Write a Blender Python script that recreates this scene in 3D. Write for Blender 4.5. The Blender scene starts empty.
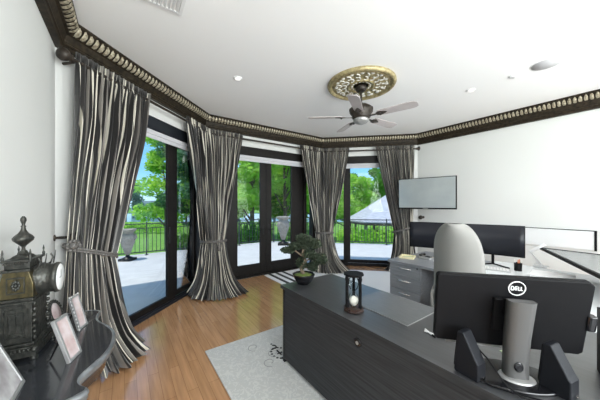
import bpy, math, random
from mathutils import Vector, Matrix
SC = bpy.context.scene
PI = math.pi
# ------------------------------------------------------------------ camera
FPX = 245.7                      # focal length in pixels of the 600 px frame
CAMH = 1.55
cd = bpy.data.cameras.new('camera'); cam = bpy.data.objects.new('camera', cd)
SC.collection.objects.link(cam); SC.camera = cam
cam.location = (0, 0, CAMH); cam.rotation_euler = (PI/2, 0, 0)
cd.sensor_width = 36; cd.lens = FPX/600*36; cd.shift_y = 4.6/600; cd.clip_start = .02; cd.clip_end = 900
# ------------------------------------------------------------------ exposure
SC.view_settings.view_transform = 'Standard'; SC.view_settings.look = 'None'
SC.view_settings.exposure = 0.0; SC.view_settings.gamma = 1.0; SC.view_settings.use_curve_mapping = False
# ------------------------------------------------------------------ sky
W = bpy.data.worlds.new('sky'); SC.world = W; W.use_nodes = True
nt = W.node_tree; nt.nodes.clear()
out = nt.nodes.new('ShaderNodeOutputWorld'); bg = nt.nodes.new('ShaderNodeBackground')
tc = nt.nodes.new('ShaderNodeTexCoord'); sx = nt.nodes.new('ShaderNodeSeparateXYZ')
rp = nt.nodes.new('ShaderNodeValToRGB'); no = nt.nodes.new('ShaderNodeTexNoise'); cr = nt.nodes.new('ShaderNodeValToRGB')
mp = nt.nodes.new('ShaderNodeMapping'); mx = nt.nodes.new('ShaderNodeMix'); mx.data_type = 'RGBA'
L = nt.links.new
L(tc.outputs['Generated'], sx.inputs[0]); L(sx.outputs[2], rp.inputs[0])
rp.color_ramp.elements[0].color = (.55, .80, .95, 1); rp.color_ramp.elements[1].color = (.10, .30, .75, 1)
rp.color_ramp.elements[1].position = .6
e = rp.color_ramp.elements.new(.12); e.color = (.22, .55, .90, 1)
L(tc.outputs['Generated'], mp.inputs[0]); mp.inputs['Scale'].default_value = (3, 3, 9)
L(mp.outputs[0], no.inputs[0]); no.inputs['Scale'].default_value = 1.3; no.inputs['Detail'].default_value = 5
L(no.outputs[0], cr.inputs[0]); cr.color_ramp.elements[0].position = .52; cr.color_ramp.elements[1].position = .72
L(cr.outputs[0], mx.inputs[0]); L(rp.outputs[0], mx.inputs[6]); mx.inputs[7].default_value = (.95, .97, 1, 1)
L(mx.outputs[2], bg.inputs[0]); bg.inputs[1].default_value = 1.45; L(bg.outputs[0], out.inputs[0])
# ------------------------------------------------------------------ plan of the room (a half octagon bay)
TH = math.radians(-35.5)
def dirv(k): a = TH + k*PI/4; return Vector((math.sin(a), math.cos(a)))
def inn(d): return Vector((d.y, -d.x))
DD = [dirv(k) for k in range(5)]; NN = [inn(d) for d in DD]
A = Vector((-2.178, 2.249)); B = A + DD[1]*2.404; C = B + DD[2]*2.862; D = C + DD[3]*2.304
RD = Vector((-DD[0].x, -DD[0].y))         # along the side walls, towards the camera end
RN = Vector((NN[0].x, NN[0].y))           # from left wall to right wall
ROTZ = math.atan2(RD.y, RD.x)
CEIL = 3.228; CROWN = 3.007
# ------------------------------------------------------------------ sun
sd = bpy.data.lights.new('sun', 'SUN'); so = bpy.data.objects.new('sun', sd); SC.collection.objects.link(so)
sv = Vector((DD[2].x*.95, DD[2].y*.95, -3.3)); so.rotation_euler = sv.to_track_quat('-Z', 'Y').to_euler()
so.location = (0, 0, 20); sd.energy = 3.6; sd.angle = math.radians(.6); sd.color = (1, .97, .92)
# ------------------------------------------------------------------ added fill lights, unseen behind the camera, standing in for window daylight
def area(name, loc, target, sx_, sy_, en, col=(1, 1, 1)):
    l = bpy.data.lights.new(name, 'AREA'); o = bpy.data.objects.new(name, l); SC.collection.objects.link(o)
    l.shape = 'RECTANGLE'; l.size = sx_; l.size_y = sy_; l.energy = en; l.color = col
    o.location = loc; o.rotation_euler = (Vector(target)-Vector(loc)).to_track_quat('-Z', 'Y').to_euler(); return o
BACK_S = 5.6                                # length of side walls from A
bw = A + RD*BACK_S
for k, off in enumerate((1.6, 4.6)):
    p = bw + RN*off
    area('unseen_fill_light', (p.x-RD.x*.06, p.y-RD.y*.06, 1.9), (p.x-RD.x*3, p.y-RD.y*3, 3.0), 2.4, 2.2, (235, 128)[k], (.97, 1, 1))

# ================================================================== helpers
COL = SC.collection
def tag(o, label=None, cat=None, group=None, kind=None):
    if label: o['label'] = label
    if cat: o['category'] = cat
    if group: o['group'] = group
    if kind: o['kind'] = kind
    return o
def empty(name, loc, rz=0, label=None, cat=None, group=None):
    o = bpy.data.objects.new(name, None); COL.objects.link(o); o.empty_display_size = .1
    o.location = loc; o.rotation_euler = (0, 0, rz); return tag(o, label, cat, group)
class MB:
    def __init__(s, M=None): s.v = []; s.f = []; s.M = M; s.sm = []
    def add(s, vs, fs, smooth=False):
        n = len(s.v)
        s.v += [tuple(s.M @ Vector(p)) if s.M else tuple(p) for p in vs]
        s.f += [tuple(i+n for i in f) for f in fs]; s.sm += [smooth]*len(fs); return s
    def box(s, x0, x1, y0, y1, z0, z1, M=None):
        vs = [Vector((x, y, z)) for x in (x0, x1) for y in (y0, y1) for z in (z0, z1)]
        if M: vs = [M @ p for p in vs]
        return s.add(vs, [(0, 1, 3, 2), (4, 6, 7, 5), (0, 4, 5, 1), (2, 3, 7, 6), (0, 2, 6, 4), (1, 5, 7, 3)])
    def rbox(s, x0, x1, y0, y1, z0, z1, r, M=None, seg=3):     # vertical edges rounded
        pts = []
        for cx, cy, a0 in ((x1-r, y1-r, 0), (x0+r, y1-r, 1), (x0+r, y0+r, 2), (x1-r, y0+r, 3)):
            for i in range(seg+1):
                a = (a0+i/seg)*PI/2; pts.append((cx+r*math.cos(a), cy+r*math.sin(a)))
        return s.prism(pts, z0, z1, M)
    def prism(s, poly, z0, z1, M=None, smooth=False):
        n = len(poly); vs = [Vector((p[0], p[1], z0)) for p in poly]+[Vector((p[0], p[1], z1)) for p in poly]
        if M: vs = [M @ p for p in vs]
        s.add(vs, [tuple(range(n-1, -1, -1)), tuple(range(n, 2*n))]+[(i, (i+1) % n, (i+1) % n+n, i+n) for i in range(n)], smooth); return s
    def tube(s, pts, r, n=10, caps=True):
        pts = [Vector(p) for p in pts]; rs = r if isinstance(r, (list, tuple)) else [r]*len(pts)
        vs = []; up = Vector((0, 0, 1)); pn = None
        for i, p in enumerate(pts):
            t = (pts[min(i+1, len(pts)-1)]-pts[max(i-1, 0)]).normalized()
            if pn is None: pn = t.orthogonal().normalized()
            a = (pn - t*pn.dot(t)); a = a.normalized() if a.length > 1e-6 else t.orthogonal().normalized(); pn = a; b = t.cross(a)
            for k in range(n): vs.append(p+(a*math.cos(2*PI*k/n)+b*math.sin(2*PI*k/n))*rs[i])
        fs = [(i*n+k, i*n+(k+1) % n, (i+1)*n+(k+1) % n, (i+1)*n+k) for i in range(len(pts)-1) for k in range(n)]
        s.add(vs, fs, True)
        if caps:
            m = len(pts); s.add(vs[:n], [tuple(range(n-1, -1, -1))]); s.add(vs[(m-1)*n:], [tuple(range(n))])
        return s
    def lathe(s, prof, c=(0, 0, 0), n=24, M=None, sx=1, sy=1):
        vs = []
        for r, z in prof:
            for k in range(n): vs.append(Vector((c[0]+r*sx*math.cos(2*PI*k/n), c[1]+r*sy*math.sin(2*PI*k/n), c[2]+z)))
        if M: vs = [M @ p for p in vs]
        m = len(prof)
        s.add(vs, [(i*n+k, i*n+(k+1) % n, (i+1)*n+(k+1) % n, (i+1)*n+k) for i in range(m-1) for k in range(n)], True)
        s.add(vs[:n], [tuple(range(n-1, -1, -1))]); s.add(vs[(m-1)*n:], [tuple(range(n))]); return s
    def ball(s, c, rx, ry=None, rz=None, n=10, m=7):
        ry = ry or rx; rz = rz or rx; vs = []
        for i in range(m+1):
            a = PI*i/m
            for k in range(n): vs.append((c[0]+rx*math.sin(a)*math.cos(2*PI*k/n), c[1]+ry*math.sin(a)*math.sin(2*PI*k/n), c[2]+rz*math.cos(a)))
        return s.add(vs, [(i*n+k, (i+1)*n+k, (i+1)*n+(k+1) % n, i*n+(k+1) % n) for i in range(m) for k in range(n)], True)
    def grid(s, P, smooth=True, closed=False):
        r, c = len(P), len(P[0]); vs = [p for row in P for p in row]
        cc = c if closed else c-1
        return s.add(vs, [(i*c+k, i*c+(k+1) % c, (i+1)*c+(k+1) % c, (i+1)*c+k) for i in range(r-1) for k in range(cc)], smooth)
    def build(s, name, mat, parent=None, bevel=0, loc=None, rz=0, seg=2, solid=0):
        me = bpy.data.meshes.new(name); me.from_pydata(s.v, [], s.f); me.update()
        me.polygons.foreach_set('use_smooth', s.sm)
        me.materials.append(mat)
        o = bpy.data.objects.new(name, me); COL.objects.link(o)
        if parent: o.parent = parent
        if loc: o.location = loc
        o.rotation_euler = (0, 0, rz)
        if solid:
            m = o.modifiers.new('t', 'SOLIDIFY'); m.thickness = solid; m.offset = 0
        if bevel:
            m = o.modifiers.new('b', 'BEVEL'); m.width = bevel; m.segments = seg; m.limit_method = 'ANGLE'; m.angle_limit = math.radians(40)
        return o
def copytree(o, parent=None):
    c = o.copy(); COL.objects.link(c)
    if parent: c.parent = parent
    for ch in o.children: copytree(ch, c)
    return c
# ------------------------------------------------------------------ materials
def mat(name, col, rough=.5, metal=0, spec=.5, emit=None, es=0, noise=None, bump=0, bscale=40, coat=0, stretch=(1, 1, 1), coord='Object'):
    m = bpy.data.materials.new(name); m.use_nodes = True; t = m.node_tree; b = t.nodes['Principled BSDF']
    b.inputs['Base Color'].default_value = (*col, 1); b.inputs['Roughness'].default_value = rough
    b.inputs['Metallic'].default_value = metal; b.inputs['Specular IOR Level'].default_value = spec
    b.inputs['Coat Weight'].default_value = coat; b.inputs['Coat Roughness'].default_value = .05 if name != 'charcoal_top' else .32
    if emit: b.inputs['Emission Color'].default_value = (*emit, 1); b.inputs['Emission Strength'].default_value = es
    if noise or bump:
        c = t.nodes.new('ShaderNodeTexCoord'); mpn = t.nodes.new('ShaderNodeMapping'); mpn.inputs['Scale'].default_value = stretch
        n = t.nodes.new('ShaderNodeTexNoise'); n.inputs['Scale'].default_value = noise[1] if noise else bscale; n.inputs['Detail'].default_value = 4
        t.links.new(c.outputs[coord], mpn.inputs[0]); t.links.new(mpn.outputs[0], n.inputs[0])
        if noise:
            r = t.nodes.new('ShaderNodeValToRGB'); r.color_ramp.elements[0].position = .3; r.color_ramp.elements[1].position = .7
            r.color_ramp.elements[0].color = (*col, 1); r.color_ramp.elements[1].color = (*noise[0], 1)
            t.links.new(n.outputs[0], r.inputs[0]); t.links.new(r.outputs[0], b.inputs['Base Color'])
        if bump:
            bn = t.nodes.new('ShaderNodeBump'); bn.inputs['Strength'].default_value = bump; bn.inputs['Distance'].default_value = .01
            t.links.new(n.outputs[0], bn.inputs['Height']); t.links.new(bn.outputs[0], b.inputs['Normal'])
    return m
M = {}
M['wall'] = mat('wall_paint', (.74, .75, .735), .75, spec=.2)
M['ceil'] = mat('ceiling_paint', (.90, .90, .90), .8, spec=.1)
M['bronze'] = mat('dark_bronze', (.025, .020, .017), .42, .3, noise=((.055, .043, .032), 12))
M['crown'] = mat('crown_wood', (.010, .008, .006), .5, .1, spec=.25, noise=((.045, .033, .020), 25))
M['gold'] = mat('aged_gold', (.66, .60, .46), .4, .3, noise=((.16, .13, .08), 45))
M['goldleaf'] = mat('medallion_gold', (.55, .47, .26), .4, .4, noise=((.24, .19, .09), 22))
M['medwhite'] = mat('medallion_cream', (.50, .48, .42), .5, noise=((.05, .045, .035), 30))
M['medscroll'] = mat('medallion_silver', (.72, .70, .64), .4)
M['frame'] = mat('window_frame', (.008, .007, .007), .5, spec=.2, noise=((.014, .012, .011), 20))
M['frameblue'] = mat('track_metal', (.03, .035, .045), .3, .5)
M['blind'] = mat('shade_fabric', (.56, .56, .59), .7)
M['white'] = mat('white_plastic', (.80, .80, .80), .35)
M['blackgloss'] = mat('black_gloss', (.008, .008, .010), .12)
M['black'] = mat('black_plastic', (.006, .006, .007), .55, spec=.12)
M['dark'] = mat('dark_plastic', (.008, .009, .012), .5, spec=.2)
M['darkmetal'] = mat('dark_iron', (.02, .02, .02), .4, .6)
M['silver'] = mat('silver', (.42, .42, .42), .38, .6)
M['neck'] = mat('grey_metal', (.11, .11, .11), .5, .4)
M['chrome'] = mat('chrome', (.8, .8, .8), .12, 1)
M['deckmat'] = mat('pale_concrete', (.62, .61, .585), .8, noise=((.55, .54, .52), 3))
M['stone'] = mat('stone', (.24, .21, .18), .8, noise=((.40, .36, .31), 8))
M['rail'] = mat('railing_metal', (.07, .08, .08), .5, .4)
M['lawn'] = mat('lawn', (.13, .29, .05), .9, noise=((.22, .38, .08), 1.2), spec=.1)
M['water'] = mat('water', (.10, .22, .28), .08)
M['bark'] = mat('bark', (.10, .075, .05), .9, noise=((.18, .14, .10), 10))
def leafmat(name, c1, c2, em=.0):
    m = mat(name, c1, .5, noise=(c2, .8), spec=.2)
    t = m.node_tree; b = t.nodes['Principled BSDF']; tr = t.nodes.new('ShaderNodeBsdfTranslucent'); mxs = t.nodes.new('ShaderNodeMixShader')
    ramp = [n for n in t.nodes if n.type == 'VALTORGB'][0]
    t.links.new(ramp.outputs[0], tr.inputs[0]); mxs.inputs[0].default_value = .6
    t.links.new(b.outputs[0], mxs.inputs[1]); t.links.new(tr.outputs[0], mxs.inputs[2])
    t.links.new(mxs.outputs[0], t.nodes['Material Output'].inputs[0]); return m
M['leaf'] = leafmat('leaf_bright', (.28, .58, .06), (.66, .90, .18))
M['leafd'] = leafmat('leaf_deep', (.11, .32, .05), (.28, .52, .10))
M['leafb'] = leafmat('leaf_blue', (.10, .24, .12), (.20, .38, .18))
M['bonsai'] = leafmat('bonsai_needles', (.045, .065, .045), (.17, .21, .14))
# glass that lets the view through and mirrors a little at grazing angles
g = bpy.data.materials.new('window_glass'); g.use_nodes = True; t = g.node_tree; t.nodes.clear()
o_ = t.nodes.new('ShaderNodeOutputMaterial'); tp = t.nodes.new('ShaderNodeBsdfTransparent'); gl = t.nodes.new('ShaderNodeBsdfGlossy')
fr = t.nodes.new('ShaderNodeFresnel'); ms = t.nodes.new('ShaderNodeMixShader'); gl.inputs['Roughness'].default_value = .0; fr.inputs[0].default_value = 1.2
tp.inputs[0].default_value = (.97, .985, .98, 1)
t.links.new(fr.outputs[0], ms.inputs[0]); t.links.new(tp.outputs[0], ms.inputs[1]); t.links.new(gl.outputs[0], ms.inputs[2]); t.links.new(ms.outputs[0], o_.inputs[0])
M['glass'] = g
def nodes(name):
    m = bpy.data.materials.new(name); m.use_nodes = True; t = m.node_tree; return m, t, t.nodes['Principled BSDF']
# wood floor: boards with grain
def floor_mat():
    m, t, b = nodes('oak_floor'); N = t.nodes.new; L = t.links.new
    c = N('ShaderNodeTexCoord'); mp = N('ShaderNodeMapping'); mp.inputs['Rotation'].default_value = (0, 0, -ROTZ); L(c.outputs['Object'], mp.inputs[0])
    br = N('ShaderNodeTexBrick'); br.inputs['Scale'].default_value = 1; br.inputs['Brick Width'].default_value = 1.1; br.inputs['Row Height'].default_value = .085
    br.inputs['Mortar Size'].default_value = .0015; br.inputs['Color1'].default_value = (.47, .255, .125, 1); br.inputs['Color2'].default_value = (.55, .31, .16, 1)
    br.inputs['Mortar'].default_value = (.25, .13, .06, 1); br.offset = .37; L(mp.outputs[0], br.inputs[0])
    m2 = N('ShaderNodeMapping'); m2.inputs['Scale'].default_value = (1.2, 14, 1); L(mp.outputs[0], m2.inputs[0])
    n = N('ShaderNodeTexNoise'); n.inputs['Scale'].default_value = 2.2; n.inputs['Detail'].default_value = 6; L(m2.outputs[0], n.inputs[0])
    r = N('ShaderNodeValToRGB'); r.color_ramp.elements[0].color = (.80, .77, .74, 1); r.color_ramp.elements[1].color = (1.12, 1.1, 1.06, 1)
    r.color_ramp.elements[0].position = .3; r.color_ramp.elements[1].position = .7; L(n.outputs[0], r.inputs[0])
    x = N('ShaderNodeMix'); x.data_type = 'RGBA'; x.blend_type = 'MULTIPLY'; x.inputs[0].default_value = 1
    L(br.outputs[0], x.inputs[6]); L(r.outputs[0], x.inputs[7]); L(x.outputs[2], b.inputs['Base Color'])
    b.inputs['Roughness'].default_value = .22; b.inputs['Coat Weight'].default_value = .9; b.inputs['Coat Roughness'].default_value = .12; b.inputs['Coat IOR'].default_value = 1.75
    return m
M['floor'] = floor_mat()
def grain_mat(name, c1, c2, rough, stretch, scale=3, coat=0, spec=.5):
    m = mat(name, c1, rough, noise=(c2, scale), stretch=stretch, coat=coat, spec=spec); return m
M['desk'] = grain_mat('charcoal_veneer', (.022, .023, .025), (.050, .052, .056), .5, (1, 14, 30), 3, coat=0, spec=.2)
M['desktop'] = grain_mat('charcoal_top', (.030, .031, .034), (.056, .058, .062), .34, (1, 16, 16), 3, coat=.8)
M['cab'] = grain_mat('grey_veneer', (.17, .18, .195), (.25, .26, .28), .4, (1, 14, 40), 3)
M['pad'] = grain_mat('desk_pad', (.10, .105, .11), (.15, .155, .16), .3, (4, 40, 1), 3)
M['whitetop'] = mat('white_laminate', (.80, .82, .83), .22)
M['sheet'] = mat('grey_sheet', (.16, .17, .17), .25)
M['chair'] = mat('chair_white', (.27, .265, .25), .6, spec=.3)
M['table'] = mat('table_lacquer', (.018, .020, .024), .16, noise=((.035, .038, .045), 5), coat=.5)
M['tableedge'] = mat('table_edge', (.30, .32, .34), .3, .4, noise=((.14, .15, .16), 14))
M['iron'] = mat('cast_bronze', (.03, .032, .03), .35, .6, noise=((.085, .085, .075), 40), bump=.5, bscale=60)
M['brass'] = mat('dull_brass', (.16, .13, .06), .35, .7, noise=((.05, .045, .03), 30))
M['face'] = mat('clock_face', (.85, .86, .85), .25)
M['print'] = mat('photo_print', (.60, .59, .60), .12, noise=((.12, .10, .10), 7))
M['printw'] = mat('photo_print_pale', (.62, .55, .56), .12, noise=((.42, .27, .25), 12))
M['tvscreen'] = mat('tv_screen', (.27, .30, .31), .15, spec=.8, noise=((.36, .39, .39), 1.6))
M['screen'] = mat('screen_off', (.010, .011, .016), .35, spec=.3)
M['sand'] = mat('sand', (.75, .72, .66), .8)
M['redwood'] = mat('rosewood', (.05, .018, .010), .4, noise=((.015, .009, .008), 40))
M['soil'] = mat('moss', (.07, .11, .02), .9, noise=((.18, .24, .05), 60))
M['shingle'] = mat('pale_shingle', (.62, .62, .66), .8, noise=((.36, .37, .41), 4), stretch=(1, 1, 8))
M['housewall'] = mat('house_render', (.72, .72, .74), .8)
M['roofgrey'] = mat('roof_grey', (.40, .42, .46), .8)
M['paper'] = mat('paper', (.82, .82, .80), .7)
M['greenpaper'] = mat('green_note', (.50, .62, .38), .7)
M['yellow'] = mat('pale_wood', (.62, .56, .36), .6)
M['orange'] = mat('orange', (.7, .22, .10), .5)
# ------------------------------------------------------------------ room shell
WO = .05           # wall face lies this far outside the crown's lower lip
def corner(P, k0, k1, off):     # offset the corner between walls k0,k1 inwards by off
    b = NN[k0]+NN[k1] if k0 != k1 else NN[k0]; return P + b/ b.dot(NN[k0]) * off
def wp(P, d, n, s, o): return P + d*s + n*o
Aw = corner(A, 0, 1, -WO); Bw = corner(B, 1, 2, -WO); Cw = corner(C, 2, 3, -WO); Dw = corner(D, 3, 4, -WO)
LB = Aw + RD*BACK_S; RB = Dw + RD*BACK_S
WT = .22
def basis(P, d, n):            # local x along the wall, y into the room
    return Matrix(((d.x, n.x, 0, P.x), (d.y, n.y, 0, P.y), (0, 0, 1, 0), (0, 0, 0, 1)))
def lead(o, kind='structure'): o['kind'] = kind; return o
# left and right wall
for nm, P, Q, n in (('wall_left', Aw, LB, RN), ('wall_right', Dw, RB, -RN)):
    d = (Q-P).normalized(); m = MB(basis(P, d, n)); m.box(0 if nm == 'wall_right' else 0, (Q-P).length+.2, -WT, 0, 0, CEIL+.02); lead(m.build(nm, M['wall']))
m = MB(basis(LB, RN, -RD)); wid = (RB-LB).length
for a, b_, z0, z1 in ((0, .35, 0, 3.23), (2.85, 3.35, 0, 3.23), (5.85, wid, 0, 3.23), (.35, 2.85, 0, .75), (3.35, 5.85, 0, .75), (.35, 2.85, 3.05, 3.23), (3.35, 5.85, 3.05, 3.23)):
    m.box(a, b_, -WT, 0, z0, z1)
lead(m.build('wall_back', M['wall']))
walls = [('wall_left_bay', Aw, Bw, 1, .36, 2.42), ('wall_center_bay', Bw, Cw, 2, .12, 2.74), ('wall_right_bay', Cw, Dw, 3, .06, 2.24)]
for nm, P, Q, k, a, b_ in walls:
    ln = (Q-P).length; m = MB(basis(P, DD[k], NN[k])); e = WT*math.tan(PI/8)
    m.prism([(0, 0), (ln, 0), (ln+e, -WT), (-e, -WT)], 2.77, CEIL+.02)
    m.prism([(0, 0), (a, 0), (a, -WT), (-e, -WT)], 0, 2.77); m.prism([(b_, 0), (ln, 0), (ln+e, -WT), (b_, -WT)], 0, 2.77)
    lead(m.build(nm, M['wall']))
poly = [LB, Aw, Bw, Cw, Dw, RB]
def outl(off):
    q = [corner(A, 0, 1, -off), corner(B, 1, 2, -off), corner(C, 2, 3, -off), corner(D, 3, 4, -off)]
    return [q[0]+RD*(BACK_S+off)]+q+[q[3]+RD*(BACK_S+off)]
lead(MB().prism([tuple(p) for p in outl(WO+.02)], -.08, 0).build('floor', M['floor']))
lead(MB().prism([tuple(p) for p in outl(WO+.02)], CEIL, CEIL+.06).build('ceiling', M['ceil']))
# crown: a stepped profile swept along each wall, with a carved leaf row
prof = [(-WO, CROWN-.02), (.0, CROWN-.018), (.006, CROWN), (.002, CROWN+.012), (.012, CROWN+.022), (.014, CROWN+.034), (.006, CROWN+.042),
        (.012, CROWN+.05), (.034, CROWN+.105), (.052, CROWN+.115), (.055, CROWN+.125), (.062, CROWN+.135), (.095, CROWN+.178), (.10, CROWN+.19), (.112, CROWN+.192), (.122, CROWN+.205), (.118, CEIL), (-WO, CEIL)]
cor = [('s', LB), ('c', A, 0, 1), ('c', B, 1, 2), ('c', C, 2, 3), ('c', D, 3, 4), ('s', RB)]
def cpt(i, off):
    if i == 0: return corner(A, 0, 1, off)+RD*(BACK_S+.04)
    if i == 5: return corner(D, 3, 4, off)+RD*(BACK_S+.04)
    c = cor[i]; return corner(c[1], c[2], c[3], off)
random.seed(3)
for i in range(5):
    m = MB(); P = [[(*cpt(j, o), z) for o, z in prof] for j in (i, i+1)]; m.grid(P, smooth=False)
    ob = m.build('trim_%d' % (i+1), M['crown']); lead(ob)
    a = cpt(i, .085); b_ = cpt(i+1, .085); ln = (b_-a).length; d = (b_-a)/ln
    n = Vector((d.y, -d.x)); m = MB(); q = int(ln/.056)
    for k in range(q):
        c = a + d*((k+.5)*ln/q); w = ln/q*.31
        bs = basis(c, d, n)
        # a leaf: outward curling tongue
        rows = []
        for (o, z, ww) in ((-.030, CROWN+.112, .6), (-.006, CROWN+.120, 1.15), (.020, CROWN+.142, 1.2), (.030, CROWN+.166, 1.0), (.026, CROWN+.188, .4)):
            rows.append([bs @ Vector((x*w*ww, o + (.010 if abs(x) < .1 else 0), z)) for x in (-1, -.5, 0, .5, 1)])
        m.grid(rows)
    m.build('leaf_carving', M['gold'], ob)
# baseboards on the two plain walls
for nm, P, Q, n in (('baseboard_left', Aw, LB, RN), ('baseboard_right', Dw, RB, -RN)):
    d = (Q-P).normalized(); lead(MB(basis(P, d, n)).box(.05, (Q-P).length, 0, .02, 0, .12).build(nm, M['bronze'], bevel=.004))
# ------------------------------------------------------------------ glazed walls
def slider(nm, P, k, a, b_, m0, m1):
    Mx = basis(P, DD[k], NN[k])
    root = empty(nm, (P.x, P.y, 0)); root['kind'] = 'structure'; rr = Matrix.Translation((-P.x, -P.y, 0)) @ Mx
    f = MB(rr); f.box(a, b_, -.16, -.02, 0, .035).box(a, b_, -.16, -.005, 2.60, 2.77).box(a, a+.06, -.16, -.02, .035, 2.6).box(b_-.06, b_, -.16, -.02, .035, 2.6)
    f.box(a, b_, -.05, -.035, .035, .06).box(a, b_, -.10, -.085, .035, .06)
    f.build('window_frame', M['frameblue' if k == 1 else 'frame'], root)
    for (x0, x1, y, st) in ((a+.06, (m0+m1)/2+.02, -.075, (m1-m0)*.5), ((m0+m1)/2-.02, b_-.06, -.13, (m1-m0)*.5)):
        s = MB(rr); w0 = .06 if x0 == a+.06 else st; w1 = st if x0 == a+.06 else .05
        s.box(x0, x0+w0, y-.022, y+.022, .06, 2.6).box(x1-w1, x1, y-.022, y+.022, .06, 2.6).box(x0+w0, x1-w1, y-.022, y+.022, .06, .14).box(x0+w0, x1-w1, y-.022, y+.022, 2.5, 2.6)
        so_ = s.build('sash', M['frame'], root, bevel=.004)
        MB(rr).box(x0+w0, x1-w1, y-.004, y+.004, .14, 2.5).build('pane', M['glass'], so_)
    MB(rr).rbox(m0+.03, m0+.06, -.053, -.03, .95, 1.2, .008).build('handle', M['darkmetal'], root)
    return root
slider('window_1', Bw - DD[1]*(Bw-Aw).length, 1, .36, 2.42, 1.53, 1.86)
slider('window_2', Cw, 3, .06, 2.24, .56, .77)
# french doors in the centre bay
Mx = basis(Bw, DD[2], NN[2]); rr = Matrix.Translation((-Bw.x, -Bw.y, 0)) @ Mx
root = empty('door_1', (Bw.x, Bw.y, 0)); root['kind'] = 'structure'
f = MB(rr); f.box(.12, 2.74, -.17, -.02, 0, .03).box(.12, 2.74, -.17, -.005, 2.6, 2.77).box(.12, .20, -.17, -.02, .03, 2.6).box(2.66, 2.74, -.17, -.02, .03, 2.6)
f.box(.44, .52, -.17, -.02, .03, 2.6).box(2.38, 2.46, -.17, -.02, .03, 2.6); f.build('door_frame', M['frame'], root, bevel=.004)
for x0, x1 in ((.20, .44), (2.46, 2.66)): MB(rr).box(x0, x1, -.10, -.09, .03, 2.6).build('sidelight', M['glass'], root)
for x0, x1, g0, g1 in ((.525, 1.36, .70, 1.22), (1.365, 2.375, 1.50, 2.04)):
    s = MB(rr); s.box(x0, g0, -.12, -.07, .035, 2.6).box(g1, x1, -.12, -.07, .035, 2.6).box(g0, g1, -.12, -.07, .035, .26).box(g0, g1, -.12, -.07, 2.5, 2.6)
    lf = s.build('door_leaf', M['frame'], root, bevel=.005)
    MB(rr).box(g0, g1, -.10, -.09, .26, 2.5).build('pane', M['glass'], lf)
    hx = 1.29 if x0 < 1 else 1.43
    h = MB(rr); h.rbox(hx-.02, hx+.02, -.07, -.062, .88, 1.10, .008).tube([(hx, -.065, 1.0), (hx, -.02, 1.0), (hx+(-.11 if x0 < 1 else .11), -.02, 1.0)], .009); h.build('door_handle', M['darkmetal'], lf)
# roller shades
for nm, P, k, a, b_, lb in (('l', Aw, 1, .40, 2.32, 'white roller shade rolled up above the left sliding window'), ('c', Bw, 2, .2, 2.66, 'white roller shade rolled up above the french doors'),
                      ('r', Cw, 3, .10, 2.2, 'white roller shade rolled up above the right sliding window by the television')):
    root = empty('roller_shade', (P.x, P.y, 2.47), 0, lb, 'window shade', 'white roller shades'); rr = Matrix.Translation((-P.x, -P.y, -2.47)) @ basis(P, DD[k], NN[k]) @ Matrix.Translation((0, -.02, 0))
    MB(rr).box(a, b_, -.015, .025, 2.52, 2.585).build('cassette', M['blind'], root, bevel=.008)
    MB(rr).box(a+.01, b_-.01, .008, .012, 2.475, 2.52).box(a+.01, b_-.01, .002, .018, 2.465, 2.477).build('fabric', M['blind'], root)
# ------------------------------------------------------------------ curtains
def polyf(pts):
    pts = [Vector(p) for p in pts]; L_ = [0]
    for i in range(1, len(pts)): L_.append(L_[-1]+(pts[i]-pts[i-1]).length)
    T = L_[-1]
    def f(u):
        x = min(max(u, 0), 1)*T
        for i in range(1, len(pts)):
            if x <= L_[i] or i == len(pts)-1:
                t = (x-L_[i-1])/(L_[i]-L_[i-1]); return pts[i-1].lerp(pts[i], t)
    return f, T
def smoothf(pts, n=3):
    pts = [Vector(p) for p in pts]
    for _ in range(n):
        q = [pts[0]]
        for i in range(len(pts)-1): q += [pts[i].lerp(pts[i+1], .25), pts[i].lerp(pts[i+1], .75)]
        q.append(pts[-1]); pts = q
    return polyf(pts)
def curtain_mat():
    m, t, b = nodes('striped_silk'); N = t.nodes.new; L = t.links.new
    u = N('ShaderNodeUVMap'); u.uv_map = 'UVMap'; s = N('ShaderNodeSeparateXYZ'); L(u.outputs[0], s.inputs[0])
    r = N('ShaderNodeMath'); r.operation = 'FRACT'; L(s.outputs[0], r.inputs[0])
    cr = N('ShaderNodeValToRGB'); cr.color_ramp.interpolation = 'CONSTANT'; L(r.outputs[0], cr.inputs[0])
    K = (.013, .012, .012); G = (.13, .12, .108); T_ = (.25, .23, .205); W_ = (.72, .68, .58); P_ = (.035, .032, .031)
    seq = [(0, K), (.13, W_), (.17, K), (.25, T_), (.33, K), (.40, W_), (.445, P_), (.56, G), (.61, K), (.70, W_), (.735, K), (.82, T_), (.88, K), (.95, W_)]
    cr.color_ramp.elements[0].color = (*K, 1); cr.color_ramp.elements.remove(cr.color_ramp.elements[1])
    for p, c in seq[1:]: e = cr.color_ramp.elements.new(p); e.color = (*c, 1)
    L(cr.outputs[0], b.inputs['Base Color']); b.inputs['Roughness'].default_value = .38; b.inputs['Sheen Weight'].default_value = .25
    return m
M['curtain'] = curtain_mat()
M['rope'] = mat('grey_rope', (.20, .19, .18), .6, noise=((.07, .065, .06), 90))
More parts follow.
